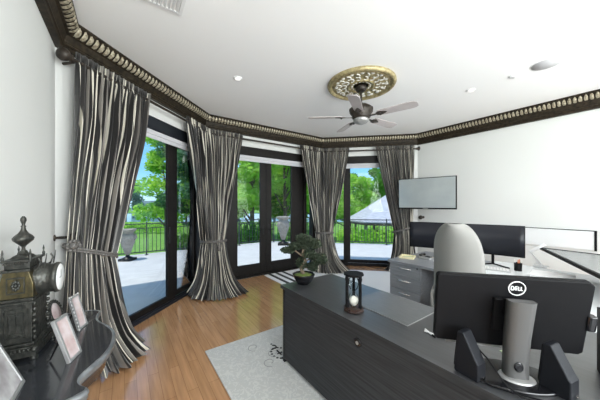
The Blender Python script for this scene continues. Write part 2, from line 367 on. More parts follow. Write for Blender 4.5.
def curtain(label, top, tie, bot, tieh, folds, seed, tieslope=(0, 0), width=2.3, tassel=False, toph=2.955, cy=None):
    rnd = random.Random(seed); NU, NV = 300, 46
    fT, lT = polyf(top); fM, lM = smoothf(tie); fB, lB = smoothf(bot)
    amps = [rnd.uniform(.65, 1.3) for _ in range(folds*2+3)]; ph = [rnd.uniform(-.5, .5) for _ in range(6)]
    def fold(u, v):
        uu = u + .012*math.sin(5*u+ph[0]*6+v*2)
        x = uu*folds; i = int(x) % len(amps)
        w = math.sin(2*PI*x)*amps[i] + .35*math.sin(2*PI*x*2.3+ph[1]*9+v*1.5) + .25*math.sin(2*PI*x*.41+ph[2]*9)
        return w
    base = Vector(fM(.5)); rows = []
    for j in range(NV+1):
        v = j/NV; h = toph*(1-v)
        th = tieh
        row = []
        for i in range(NU+1):
            u = i/NU; tz = tieh + tieslope[0]*(1-u)+tieslope[1]*u
            # vertical remap so that the tie row follows the rope
            vt = .62
            if v < vt: t = v/vt; z = toph+(tz-toph)*t; f = t**1.12; p = fT(u).lerp(fM(u), f); a = fT(min(u+.01, 1))-fT(max(u-.01, 0)); b2 = fM(min(u+.01, 1))-fM(max(u-.01, 0)); tg = a.normalized().lerp(b2.normalized(), f)
            else:
                t = (v-vt)/(1-vt); z = tz*(1-t)**1.0; f = min(1, .32*t**.7+.68*t**4.4); p = fM(u).lerp(fB(u), f); a = fM(min(u+.01, 1))-fM(max(u-.01, 0)); b2 = fB(min(u+.01, 1))-fB(max(u-.01, 0)); tg = a.normalized().lerp(b2.normalized(), f)
            tg.normalize(); nn = Vector((tg.y, -tg.x))
            if v < vt:
                t = v/vt; am = .020 + .046*min(1, t*3)*(1-.45*t)
                if t < .05: am = .020
            else: t = (v-vt)/(1-vt); am = .030+.036*t
            w = fold(u, v)
            if v < .035: w = .5*w + .8*math.sin(2*PI*u*folds*3)
            q = p + nn*(w*am)
            if v > .93: z = max(z, .0)+.012+.012*(w+1)*(v-.93)/.07; q = q+nn*(-.0)
            row.append((q.x-base.x, q.y-base.y, max(z, .006)))
        rows.append(row)
    root = empty('curtain', (base.x, base.y, 0), 0, label, 'curtain', 'striped curtains of the bay')
    o = MB().grid(rows).build('drape', M['curtain'], root, solid=.004)
    me = o.data; uv = me.uv_layers.new(name='UVMap'); c = NU+1
    for pl in me.polygons:
        for li in pl.loop_indices:
            vi = me.loops[li].vertex_index; r_, k = divmod(vi, c)
            uv.data[li].uv = (k/NU*width/.38+.035*math.sin(r_*.17+k*.09)+.02*math.sin(r_*.4+k*.31), r_/NV)
    # rope tieback around the waist
    pts = []; n = 28
    for k in range(n+1):
        a = 2*PI*k/n; u = .5-.5*math.cos(a); p = fM(u); tg = (fM(min(u+.02, 1))-fM(max(u-.02, 0))).normalized(); nn = Vector((tg.y, -tg.x))
        side = 1 if math.sin(a) > 0 else -1
        q = p+nn*side*.062*min(1, abs(math.sin(a))*2.5)*1.0 + tg*(-.03*math.cos(a))
        pts.append((q.x-base.x, q.y-base.y, tieh+tieslope[0]*(1-u)+tieslope[1]*u))
    tb = MB(); tb.tube(pts, .011, 8, False); tb.tube([(p[0], p[1], p[2]-.022) for p in pts], .011, 8, False); tb.build('tieback', M['rope'], root)
    if tieslope[0] > .1:
        p = fM(.12); tg = (fM(.2)-fM(.05)).normalized(); nn = Vector((tg.y, -tg.x)); q = p+nn*.10-base; z_ = tieh+tieslope[0]*.95
        rs = MB(); rs.ball((q.x, q.y, z_), .03)
        for k in range(9): a = 2*PI*k/9; e_ = tg*math.cos(a)*.042; rs.ball((q.x+e_.x, q.y+e_.y, z_+.042*math.sin(a)), .017, n=8, m=5)
        rs.build('rosette', M['rope'], root)
    if tassel:
        p = fM(.62); tg = (fM(.65)-fM(.6)).normalized(); nn = Vector((tg.y, -tg.x)); q = p+nn*.085-base
        MB().tube([(q.x, q.y, tieh-.02), (q.x, q.y, tieh-.06)], .006).lathe([(.012, -.06), (.02, -.075), (.014, -.09), (.022, -.10), (.028, -.17), (.02, -.175)], (q.x, q.y, tieh), 12).build('tassel', M['rope'], root)
    return root
def w1(s, o): return A+DD[1]*s+NN[1]*o
def w2(s, o): return B+DD[2]*s+NN[2]*o
def w3(s, o): return C+DD[3]*s+NN[3]*o
RO = .115
curtain('striped curtain at far left, tied back beside the console table', [w1(.03, RO), w1(.93, RO)], [w1(-.0, .07), w1(.08, .16), w1(.28, .20), w1(.36, .12)],
        [w1(-.12, .08), w1(-.10, .34), w1(.10, .52), w1(.30, .53), w1(.44, .42), w1(.48, .15)], 1.03, 15, 1, (.16, -.03), 2.6)
curtain('striped curtain in the corner between sliding window and french doors, tied with a tassel', [w1(1.66, RO), corner(B, 1, 2, RO), w2(.70, RO)], [(-1.745, 4.44), (-1.64, 4.38), (-1.50, 4.42), (-1.42, 4.58)],
        [(-1.86, 4.25), (-1.76, 4.0), (-1.42, 3.90), (-1.10, 4.02), (-.92, 4.32)], .90, 16, 2, (0, 0), 3.0, tassel=True)
curtain('striped curtain directly behind the bonsai, right of the french doors', [w2(2.10, RO), corner(C, 2, 3, RO), w3(.70, RO)], [(.43, 6.06), (.48, 5.94), (.70, 5.92), (.77, 6.02)],
        [(.22, 5.78), (.38, 5.52), (.72, 5.42), (1.02, 5.56), (1.14, 5.85)], .88, 16, 3, (0, 0), 3.0)
curtain('striped curtain at far right, partly behind the television', [w3(1.32, RO), w3(2.20, RO)], [(2.24, 5.82), (2.32, 5.70), (2.52, 5.68), (2.62, 5.76)],
        [(2.02, 5.74), (2.12, 5.48), (2.42, 5.40), (2.70, 5.52)], .95, 14, 4, (-.05, .14), 2.6)
# rods: a straight one on each glazed wall, finials at the two outer ends
for k, P, Q, fin, lb in ((1, w1(-.0, RO), w1(2.30, RO), 0, 'dark bronze curtain rod above the left sliding window'), (2, w2(.08, RO), w2(2.78, RO), None, 'dark bronze curtain rod above the french doors'),
                     (3, w3(.06, RO), w3(2.24, RO), 1, 'dark bronze curtain rod above the right window near the television')):
    root = empty('curtain_rod', (P.x, P.y, 2.87), 0, lb, 'curtain rod', 'bronze curtain rods'); q = Q-P
    MB().tube([(0, 0, 0), (q.x, q.y, 0)], .018).build('rod', M['bronze'], root)
    nn = NN[k]; d = DD[k]
    for t_ in ((.0, 1.0) if fin is None else (.0, .98)):
        c = q*(.02+.96*t_); MB().tube([(c.x, c.y, 0), (c.x-nn.x*(RO+WO), c.y-nn.y*(RO+WO), 0)], .012).build('bracket', M['bronze'], root)
    if fin is not None:
        c = Vector((0, 0)) if fin == 0 else q; s = -1 if fin == 0 else 1
        X = Matrix.Translation((c.x, c.y, 0)) @ Vector((d.x*s, d.y*s, 0)).to_track_quat('Z', 'Y').to_matrix().to_4x4()
        MB().lathe([(.02, 0), (.036, .01), (.024, .02), (.046, .045), (.058, .075), (.05, .10), (.02, .115)] if fin == 0 else [(.02, 0), (.03, .01), (.02, .02), (.042, .04), (.05, .07), (.02, .09)], n=16, M=X).build('finial', M['bronze'], root)
# tieback knobs on the plain walls at each end of the bay
for P, n, lb in ((A-DD[0]*(-.02)*-1, NN[0], 'oval bronze curtain holdback on the left wall'), (D+RD*.12, -RN, 'round bronze curtain holdback on the right wall below the television')):
    P = P - n*WO
    X = Matrix.Translation((0, 0, 0)) @ Vector((n.x, n.y, 0)).to_track_quat('Z', 'Y').to_matrix().to_4x4()
    root = empty('curtain_holdback', (P.x, P.y, 1.25), 0, lb, 'curtain holdback', 'bronze curtain holdbacks')
    MB().lathe([(.028, 0), (.03, .008), (.012, .012), (.012, .13)], n=14, M=X).build('stem', M['bronze'], root)
    MB().lathe([(.012, .10), (.040, .108), (.050, .125), (.046, .150), (.034, .168), (.012, .176)], n=18, M=X).build('knob', M['bronze'], root)
# ------------------------------------------------------------------ outside: roof overhang, terrace, lawn
q2 = B - NN[2]*.9; e23 = corner(C, 2, 3, -.9)
far3 = e23 + DD[3]*7
m = MB(); m.prism([tuple(p) for p in ((q2-DD[2]*7-NN[2]*.35), q2-NN[2]*.35, q2, e23, far3, Vector((9, -5)), Vector((-8, -5)))][::-1], 3.30, 3.5); lead(m.build('trim_6', M['wall']))
rB = B - NN[2]*4.6; rC = C - NN[3]*4.1
def isect(p, d, q, e):
    k = (q-p); den = d.x*(-e.y)+e.x*d.y; t = (k.x*(-e.y)+e.x*k.y)/den; return p+d*t
rX = isect(rB, DD[2], rC, DD[3]); rL = rX - DD[2]*11; rR = rX + DD[3]*11
dk = [rL-NN[2]*.25, rX-(NN[2]+NN[3])*.15, rR-NN[3]*.25, Vector((13, -4)), Vector((-13, -4))]
m = MB(); m.prism([tuple(p) for p in dk][::-1], -1.6, -.085)
pt = m.build('floor_terrace', M['deckmat']); lead(pt)
lead(MB().prism([(-160, -60), (160, -60), (160, 45), (-160, 45)], -1.75, -1.6).build('lawn', M['lawn']))
MB().prism([(-220, 45), (220, 45), (220, 92), (-220, 92)], -1.75, -1.66)
lead(MB().prism([(-220, 45), (220, 45), (220, 92), (-220, 92)], -1.75, -1.66).build('canal_water', M['water']))
lead(MB().prism([(-260, 92), (260, 92), (260, 260), (-260, 260)], -1.75, -1.5).build('far_bank', M['lawn']))
Z0 = -.085
# railings
def railing(P, Q, label):
    ln = (Q-P).length; d = (Q-P)/ln; ang = math.atan2(d.y, d.x)
    root = empty('terrace_railing', (P.x, P.y, Z0), ang, label, 'railing', 'iron railings round the terrace')
    MB().box(0, ln, -.025, .025, 1.0, 1.03).build('top_rail', M['rail'], root, bevel=.004)
    MB().box(0, ln, -.012, .012, .86, .885).build('upper_rail', M['rail'], root)
    MB().box(0, ln, -.015, .015, .09, .12).build('bottom_rail', M['rail'], root)
    n = int(ln/1.55); pos = []
    p0 = MB().box(-.018, .018, -.018, .018, 0, 1.04).box(-.05, .05, -.05, .05, 0, .015).ball((0, 0, 1.05), .022).build('post', M['rail'], root)
    for k in range(n+1):
        o = p0 if k == 0 else p0.copy()
        if k: COL.objects.link(o); o.parent = root
        o.location = (ln*k/n, 0, 0)
    nb = min(95, int(ln/.118)); b0 = MB().box(-.008, .008, -.008, .008, .12, .86).build('baluster', M['rail'], root)
    for k in range(nb):
        o = b0 if k == 0 else b0.copy()
        if k: COL.objects.link(o); o.parent = root
        o.location = ((k+.5)*ln/nb, 0, 0)
    sc = MB()
    for k in range(nb):
        cx = (k+.5)*ln/nb; pts = [(cx+.045*math.cos(a*PI/4), 0, .943+.045*math.sin(a*PI/4)) for a in range(9)]; sc.tube(pts, .005, 5, False)
    sc.build('ring_band', M['rail'], root)
railing(rL, rX, 'black iron terrace railing seen through the left window and french doors')
railing(rX, rR, 'black iron terrace railing seen through the right window, in front of the gazebo')
# urns
def urn(x, y, H, label):
    root = empty('stone_urn', (x, y, Z0), 0, label, 'urn', 'stone urns on the terrace'); s = H
    MB().box(-.17*s, .17*s, -.17*s, .17*s, 0, .07*s).lathe([(.15*s, .07*s), (.13*s, .09*s), (.06*s, .12*s), (.045*s, .17*s)], n=20).build('pedestal', M['darkmetal'], root)
    MB().lathe([(.045*s, .17*s), (.07*s, .20*s), (.12*s, .34*s), (.19*s, .58*s), (.215*s, .70*s), (.20*s, .78*s), (.16*s, .82*s), (.16*s, .86*s), (.23*s, .92*s), (.24*s, .95*s), (.19*s, .96*s), (.15*s, .90*s)], n=28).build('bowl', M['stone'], root)
    MB().tube([(-.2*s, 0, .62*s), (-.28*s, 0, .70*s), (-.25*s, 0, .80*s), (-.17*s, 0, .80*s)], .018*s).tube([(.2*s, 0, .62*s), (.28*s, 0, .70*s), (.25*s, 0, .80*s), (.17*s, 0, .80*s)], .018*s).build('handle', M['stone'], root)
urn(-5.05, 7.2, .96, 'stone urn on dark base outside the left window, beside the curtain')
urn(-.68, 10.0, 1.2, 'stone urn on the terrace seen through the right french door')
# ------------------------------------------------------------------ trees
def foliage_mesh(name, blobs, n, size, seed, m):
    rnd = random.Random(seed); v = []; f = []
    for _ in range(n):
        c, r = blobs[rnd.randrange(len(blobs))]
        d = Vector((rnd.gauss(0, 1), rnd.gauss(0, 1), rnd.gauss(0, 1))).normalized()*(rnd.random()**.4)
        p = Vector((c[0]+d.x*r[0], c[1]+d.y*r[1], c[2]+d.z*r[2])); s = size*rnd.uniform(.6, 1.3)
        a = Vector((rnd.gauss(0, 1), rnd.gauss(0, 1), rnd.gauss(0, .6))).normalized(); b = a.cross(Vector((rnd.gauss(0, 1), rnd.gauss(0, 1), rnd.gauss(0, 1)))).normalized()
        k = len(v); v += [p-a*s, p+b*s*.45, p+a*s, p-b*s*.45]; f.append((k, k+1, k+2, k+3))
    me = bpy.data.meshes.new(name); me.from_pydata([tuple(x) for x in v], [], f); me.materials.append(m); me.update(); return me
def tree(x, y, H, R, label, m, seed, n=5200, size=.17, base=-1.6, low=.18, trunk_r=.16):
    rnd = random.Random(seed); root = empty('tree', (x, y, base), rnd.uniform(0, 6), label, 'tree', 'trees beyond the terrace')
    t = MB(); t.tube([(0, 0, -.05), (.08, .05, H*.3), (-.05, .1, H*.6), (.05, 0, H*.85)], [trunk_r, trunk_r*.8, trunk_r*.5, trunk_r*.2], 9); blobs = []
    for k in range(16):
        a = rnd.uniform(0, 2*PI); hh = H*(low+.1+(.95-low-.1)*rnd.random()); fr = (1-((hh/H-.5)/.62)**2); rr_ = R*max(.25, fr)*rnd.uniform(.45, .95)
        e = (rr_*math.cos(a), rr_*math.sin(a), hh)
        if k % 2 == 0: t.tube([(0, .05, hh*.6), (e[0]*.5, e[1]*.5, hh*.85), e], [trunk_r*.4, trunk_r*.25, .02], 6)
        s = R*rnd.uniform(.28, .48); blobs.append((e, (s, s, s*.7)))
    blobs.append(((0, 0, H*.6), (R*.6, R*.6, H*.3)))
    t.build('trunk', M['bark'], root)
    o = bpy.data.objects.new('foliage', foliage_mesh('foliage', blobs, n, size, seed, m)); COL.objects.link(o); o.parent = root
def px(p, z): return (p-300)/FPX*z
tree(px(168, 16), 16, 9.0, 2.2, 'bright leafy tree seen just left of the left window mullion', M['leaf'], 11)
tree(px(192, 15), 15.2, 8.5, 1.9, 'green tree seen right of the left window mullion', M['leafb'], 12)
tree(px(228, 16), 16.5, 9, 2.4, 'bright tree behind the left edge of the french doors', M['leaf'], 13)
tree(px(252, 15), 14.8, 9, 2.3, 'bright leafy tree filling the left french door', M['leaf'], 14, 7000)
tree(px(284, 17), 17, 9.5, 2.4, 'spreading tree with visible branches filling the right french door', M['leaf'], 15, 6200)
tree(px(268, 22), 22, 9.5, 3.6, 'deeper green tree behind the others, between the two french doors', M['leafd'], 16, 6000, .26)
tree(px(318, 20), 20, 8.5, 3.0, 'tree partly hidden behind the curtain that hangs behind the bonsai', M['leaf'], 17, 5200, .2)
tree(px(350, 22), 22, 5.9, 2.2, 'round green tree just right of the right window mullion, left of the gazebo', M['leaf'], 18, 4000, .2)
tree(px(374, 27), 27, 6.4, 2.4, 'green tree rising behind the gazebo roof', M['leafd'], 19, 4000, .24)
tree(px(398, 24), 24, 6.6, 2.6, 'tree right of the gazebo, behind the far right curtain', M['leafd'], 20, 4000, .24)
tree(px(126, 60), 60, 8.0, 4.0, 'distant blue green tree on the lawn, left of the pale house', M['leafb'], 21, 3000, .45)
tree(px(186, 40), 40, 6.0, 4.5, 'low dense tree on the lawn behind the left window mullion', M['leafd'], 22, 3500, .4)
tree(px(103, 30), 30, 11, 3.0, 'tree hidden mostly behind the far left curtain', M['leaf'], 23, 3000, .3)
for k, (p, z, w) in enumerate(((200, 56, 4.2), (238, 50, 4), (275, 58, 4.2), (312, 50, 4), (345, 58, 4.2), (378, 50, 4))):
    tree(px(p, z), z, 9+(k % 3), w, 'hazy tree of the far tree line, behind the %s' % ('corner curtain|left edge of the french doors|middle stile of the french doors|curtain beside the bonsai|mullion of the right window|gazebo roof'.split('|')[k]), M['leafd'], 40+k, 2600, .55)
# hedges on the lawn
def hedge(x, y, w, h, dpt, label, seed, m='leaf'):
    root = empty('hedge', (x, y, -1.6), 0, label, 'hedge', 'clipped hedges on the lawn')
    blobs = [((-w/2+w*(k+.5)/8, 0, h*.5), (w/13, dpt/2, h*.5)) for k in range(8)]
    o = bpy.data.objects.new('foliage', foliage_mesh('hedge_foliage', blobs, 2600, .12, seed, M[m])); COL.objects.link(o); o.parent = root
    MB().tube([(0, 0, 0), (0, 0, h*.6)], .04, 6).build('stem', M['bark'], root)
hedge(-17, 27, 8, 1.3, 1.2, 'long low clipped hedge across the lawn beyond the left railing', 1)
hedge(-6.2, 14.0, 1.8, 1.5, .9, 'dark shrub behind the railing, right part of left window', 2, 'leafd')
hedge(-2.75, 13.3, 2.6, 2.4, .9, 'shrubs behind the railing in the left french door', 3, 'leafd')
hedge(.2, 13.4, 2.8, 2.3, .9, 'shrubs behind the railing in the right french door', 4, 'leafd')
hedge(3.6, 13.2, 3.2, 2.0, .9, 'green planting below the gazebo eaves behind the railing', 5, 'leaf')
# pale house across the water
root = empty('waterfront_house', (px(146, 100), 100, -1.5), 0, 'pale low house with grey roof across the water, far left', 'house')
MB().box(-6, 6, 0, 8, 0, 3.3).build('wall', M['housewall'], root)
MB().prism([(-6.6, 3.3), (6.6, 3.3), (4.5, 4.6), (-4.5, 4.6)], -.4, 8.4, Matrix.Rotation(PI/2, 4, 'X') @ Matrix.Scale(-1, 4, (0, 0, 1))).build('roof', M['roofgrey'], root)
for k, (x, z) in enumerate(((-5, 1), (-2.6, 1), (-.4, 1), (2, 1), (4.4, 1))):
    MB().box(x-.6, x+.6, -.05, .05 if z < 3 else .55, z, z+1.4).build('window', M['darkmetal'], root)
# gazebo with a pale shingled pyramid roof
gx, gy = px(391, 16), 16.6
root = empty('gazebo', (gx, gy, -1.6), ROTZ+.5, 'garden gazebo with pale shingled pointed roof beyond the right railing', 'gazebo')
R1 = 2.9; m = MB(); prev = None; rows = []
for k, (r, z) in enumerate(((R1, 2.05), (R1, 2.12), (R1*.5, 2.95), (.12, 3.80), (.02, 3.84))):
    rows.append([(r*math.cos(a*PI/4+PI/8), r*math.sin(a*PI/4+PI/8), z) for a in range(8)])
m.grid(rows, smooth=False, closed=True); m.build('roof', M['shingle'], root)
for a in range(8):
    x, y = (R1-.3)*math.cos(a*PI/4+PI/8), (R1-.3)*math.sin(a*PI/4+PI/8); MB().box(x-.07, x+.07, y-.07, y+.07, 0, 2.1).build('post', M['stone'], root)
m = MB(); m.tube([(R1*.97*math.cos(a*PI/4+PI/8), R1*.97*math.sin(a*PI/4+PI/8), 1.98) for a in range(9)], .07, 6, False); m.build('beam', M['bark'], root)
root = empty('garden_table', (gx-.3, gy-.4, -1.6), 0, 'brown wooden table under the gazebo', 'table')
MB().lathe([(.75, 1.3), (.78, 1.36), (.75, 1.4)], n=24).build('tabletop', M['redwood'], root); MB().lathe([(.35, 0), (.1, .1), (.1, 1.3)], n=16).build('pedestal', M['redwood'], root)

# ================================================================== ceiling things
def cpoint(x, y, h=CEIL-CAMH): z = h*FPX/(204.6-y); return Vector(((x-300.4)/FPX*z, z))
fc = Vector((.85, 3.42))
root = empty('ceiling_medallion', (fc.x, fc.y, CEIL), 0, 'round gilded carved ceiling medallion above the fan', 'ceiling medallion')
MB().lathe([(.46, .0), (.465, -.02), (.45, -.045), (.425, -.05), (.41, -.035), (.40, -.022)], n=64).lathe([(.375, -.018), (.37, -.034), (.355, -.018)], n=64).lathe([(.19, -.01), (.185, -.045), (.165, -.05), (.15, -.03)], n=48).build('gilded_rim', M['goldleaf'], root)
MB().lathe([(.42, 0), (.40, -.018), (.16, -.02), (.10, -.03), (.02, -.03)], n=48).build('plate', M['medwhite'], root)
for k in range(16):
    m = MB(); a = 2*PI*k/16
    for r0, s in ((.225, 1), (.30, 1.15)):
        pts = [(r0*math.cos(a)+.035*s*math.cos(a+t)*(1-t/8), r0*math.sin(a)+.035*s*math.sin(a+t)*(1-t/8), -.03-.004*t) for t in [i*.7 for i in range(8)]]
        m.tube(pts, [.010, .010, .009, .008, .007, .006, .005, .004], 6)
    m.ball((.34*math.cos(a+.2), .34*math.sin(a+.2), -.024), .026, .026, .012); m.ball((.125*math.cos(a), .125*math.sin(a), -.03), .014, .014, .01)
    m.build('carved_scroll', M['medscroll'], root)
# fan
root = empty('ceiling_fan', (fc.x, fc.y, CEIL-.03), 0, 'bronze five blade ceiling fan with pale blades', 'ceiling fan')
zb = 2.75-(CEIL-.03)
MB().lathe([(.02, -.08), (.05, -.075), (.075, -.05), (.078, -.01), (.06, .0)], n=24).build('canopy', M['bronze'], root)
MB().tube([(0, 0, -.07), (0, 0, zb+.20)], .014).build('downrod', M['bronze'], root)
MB().lathe([(.03, zb+.21), (.05, zb+.19), (.10, zb+.175), (.15, zb+.14), (.158, zb+.09), (.15, zb+.07), (.12, zb+.03), (.13, zb+.015), (.10, zb-.01), (.03, zb-.012)], n=32).build('motor_housing', M['bronze'], root)
m = MB()
for k in range(12):
    a = 2*PI*k/12; m.ball((.145*math.cos(a), .145*math.sin(a), zb+.11), .022, .022, .035, 8, 5)
m.build('cast_ornament', M['bronze'], root)
MB().lathe([(.10, zb-.01), (.11, zb-.03), (.085, zb-.06), (.05, zb-.075), (.02, zb-.085)], n=28).build('lower_cap', M['silver'], root)
M['blade'] = mat('fan_blade', (.55, .50, .50), .45, noise=((.45, .41, .41), 4))
for k in range(5):
    a = math.radians(-39+72*k); X = Matrix.Rotation(a, 4, 'Z') @ Matrix.Translation((0, 0, zb+.02)) @ Matrix.Rotation(math.radians(-12), 4, 'X')
    pl = [(.24, -.055), (.30, -.062), (.62, -.072), (.70, -.066), (.73, -.045), (.735, 0), (.73, .045), (.70, .066), (.62, .072), (.30, .062), (.24, .055)]
    b_ = MB().prism(pl, -.004, .004, X).build('blade', M['blade'], root)
    i_ = MB(); i_.box(.11, .27, -.012, .012, -.014, -.005, X).prism([(.22, -.03), (.27, -.045), (.33, -.02), (.36, 0), (.33, .02), (.27, .045), (.22, .03)], -.012, -.004, X)
    i_.ball(tuple(X @ Vector((.27, .025, -.014))), .012).ball(tuple(X @ Vector((.27, -.025, -.014))), .012); i_.build('blade_iron', M['bronze'], b_)
# vent
vp = cpoint(182, 15); root = empty('air_vent', (vp.x, vp.y, CEIL), ROTZ, 'white louvred air vent in the ceiling above the left wall', 'air vent')
MB().box(0, .5, -.30, -.27, -.012, 0).box(0, .5, -.03, 0, -.012, 0).box(0, .03, -.27, -.03, -.012, 0).box(.47, .5, -.27, -.03, -.012, 0).build('frame', M['white'], root, bevel=.003)
m = MB()
for k in range(8): m.box(-.013, .013, -.002, .002, 0, .44, Matrix.Translation((.03, -.046-k*.030, -.010)) @ Matrix.Rotation(PI/2, 4, 'Y') @ Matrix.Rotation(.6, 4, 'Z'))
m.build('louvres', M['white'], root)
# small ceiling fixtures
M['lamp'] = mat('lamp_lens', (.9, .9, .9), .4, emit=(1, .96, .9), es=1.0)
for x, y, lb in ((238, 78, 'small recessed spotlight in the ceiling left of the fan'), (471, 90, 'small recessed spotlight in the ceiling right of the fan')):
    p = cpoint(x, y); root = empty('recessed_light', (p.x, p.y, CEIL), 0, lb, 'ceiling light', 'recessed ceiling spotlights')
    MB().lathe([(.055, 0), (.058, -.006), (.045, -.014), (.038, -.014)], n=24).build('trim_ring', M['white'], root); MB().lathe([(.036, -.012), (.036, -.016), (.01, -.018)], n=20).build('lens', M['lamp'], root)
    l = bpy.data.lights.new('recessed_spot', 'SPOT'); l.energy = 30; l.spot_size = 2.4; l.spot_blend = .9; l.shadow_soft_size = .05; lo = bpy.data.objects.new('recessed_spot', l); COL.objects.link(lo); lo.location = (p.x, p.y, CEIL-.03)
p = cpoint(514, 76); root = empty('smoke_detector', (p.x, p.y, CEIL), 0, 'small white smoke detector on the ceiling beside the round speaker', 'smoke detector')
MB().lathe([(.05, 0), (.05, -.010), (.04, -.018), (.02, -.02)], n=24).build('body', M['white'], root); MB().lathe([(.012, -.018), (.012, -.026), (.004, -.028)], n=12).build('sensor', M['silver'], root)
p = cpoint(547, 64); root = empty('ceiling_speaker', (p.x, p.y, CEIL), 0, 'flat round speaker grille set in the ceiling at right', 'ceiling speaker')
MB().lathe([(.15, 0), (.15, -.002), (.14, -.003)], n=40).build('rim', M['ceil'], root); MB().lathe([(.138, -.002), (.138, -.004), (.01, -.004)], n=40).build('grille', mat('grille', (.58, .58, .60), .7), root)

# ================================================================== rugs
def rug_mat():
    m, t, b = nodes('grey_rug'); N = t.nodes.new; L = t.links.new
    c = N('ShaderNodeTexCoord'); n = N('ShaderNodeTexNoise'); n.inputs['Scale'].default_value = 17; n.inputs['Detail'].default_value = 3; n.inputs['Distortion'].default_value = 2.2
    L(c.outputs['Object'], n.inputs[0]); r = N('ShaderNodeValToRGB'); e = r.color_ramp.elements; e[0].position = .40; e[0].color = (.50, .50, .48, 1); e[1].position = .6; e[1].color = (.57, .57, .545, 1)
    x = e.new(.50); x.color = (.50, .51, .50, 1); x = e.new(.515); x.color = (.42, .42, .42, 1); x = e.new(.53); x.color = (.58, .58, .56, 1)
    L(n.outputs[0], r.inputs[0]); L(r.outputs[0], b.inputs['Base Color']); b.inputs['Roughness'].default_value = .9; b.inputs['Specular IOR Level'].default_value = .1
    return m
M['rug'] = rug_mat(); M['rugdark'] = mat('rug_dark', (.03, .03, .03), .9)
M['rugmid'] = mat('rug_grey', (.25, .25, .25), .9)
RUG = Vector((-1.0, 2.583))
root = empty('area_rug', (RUG.x, RUG.y, 0), ROTZ, 'pale grey patterned rug with black medallions under the front desk', 'rug')
MB().box(0, 3.6, 0, 1.75, .001, .012).build('pile', M['rug'], root, bevel=.004)
m = MB(); m2 = MB()
def dots(cx, cy, s):
    for k in range(14):
        a = 2*PI*k/14; m.lathe([(.014*s, .012), (.012*s, .0135)], (cx+.10*s*math.cos(a), cy+.075*s*math.sin(a), 0), 8)
    m.tube([(cx-.045*s, cy, .013), (cx+.045*s, cy, .013)], .008*s, 6).tube([(cx+.01, cy-.03*s, .013), (cx+.01, cy+.03*s, .013)], .007*s, 6)
    for sg in (-1, 1):
        m.tube([(cx+sg*(.12+.03*math.cos(t))*s, cy+.03*math.sin(t)*s, .013) for t in [i*.6 for i in range(8)]], .008*s, 6)
        m.lathe([(.012*s, .012), (.010*s, .0135)], (cx+sg*.185*s, cy+.01, 0), 8)
for cy in (.62, 1.3):
    for cx in (.48, 1.5, 2.6): dots(cx, cy, 1.0)
for k in range(60):
    rnd = random.Random(k+7); cx, cy = rnd.uniform(.2, 3.4), rnd.uniform(.3, 1.6)
    m2.tube([(cx+(.02+.009*t)*math.cos(t*1.0), cy+(.02+.009*t)*math.sin(t), .0125) for t in [i*.55 for i in range(12)]], .0035, 4)
m.build('medallion_pattern', M['rugdark'], root); m2.build('scroll_pattern', M['rugmid'], root)
# white rug with black stripes by the french doors
M['rugwhite'] = mat('white_pile', (.82, .82, .83), .85, bump=.3, bscale=80)
RW = Vector((-.78, 5.36))
root = empty('striped_rug', (RW.x, RW.y, 0), ROTZ, 'white rug with black stripes at one end, beside the french doors', 'rug')
MB().prism([(0, 0), (2.9, 0), (2.9, .50), (2.6, .50), (2.6, 2.5), (1.45, 2.5), (0, 1.05)], .001, .014).build('pile', M['rugwhite'], root, bevel=.003)
m = MB()
for k in range(3): m.box(0, .9, .09+k*.17, .165+k*.17, .0138, .0155)
m.build('black_stripes', M['rugdark'], root)

# ================================================================== front desk
F1 = Vector((-.17, 2.42)); DH = .758
root = empty('executive_desk', (F1.x, F1.y, .012), ROTZ, 'large charcoal wood desk in the foreground holding the bonsai and hourglass', 'desk')
TH_ = DH-.012
MB().prism([(-.02, -.012), (3.35, -.012), (3.35, 1.10), (1.62, 1.10), (1.62, .66), (-.02, .66)], TH_-.03, TH_).build('desktop', M['desktop'], root)
MB().box(-.02, 3.35, -.0145, -.012, TH_-.0305, TH_-.0005).build('edge_band', M['desk'], root)
MB().box(.03, 3.3, .004, .03, .03, TH_-.03).build('modesty_panel', M['desk'], root)
MB().box(0, .03, 0, .64, 0, TH_-.03).build('side_panel', M['blackgloss'], root, bevel=.002)
MB().box(3.3, 3.33, 0, .64, 0, TH_-.03).build('side_panel', M['desk'], root)
X = Matrix.Translation((.955, .004, .615)) @ Matrix.Rotation(PI/2, 4, 'X')
lk = MB().lathe([(.030, 0), (.030, .006), (.024, .009), (.020, .009)], n=24, M=X).build('lock', M['blackgloss'], root)
MB().lathe([(.012, .008), (.012, .011)], n=16, M=X).build('keyhole', M['silver'], lk)
def FD(s, o): return F1+RD*s+RN*o
# desk pad
c = Vector((.67, 1.573)); p = FD(.30, 0)
def toS(P): q = P-F1; return q.dot(RD), q.dot(RN)
s0, o0 = toS(Vector((.70, 1.60)))
root = empty('desk_pad', (FD(s0-.50, o0).x, FD(s0-.50, o0).y, DH), ROTZ, 'grey rectangular desk pad lying beside the hourglass', 'desk pad')
MB().box(0, .50, 0, .42, 0, .003).build('sheet', M['pad'], root, bevel=.001)
MB().box(-.002, .502, -.002, .001, 0, .0045).box(.499, .502, 0, .42, 0, .0045).box(-.002, .502, .419, .422, 0, .0045).build('light_edging', M['silver'], root)
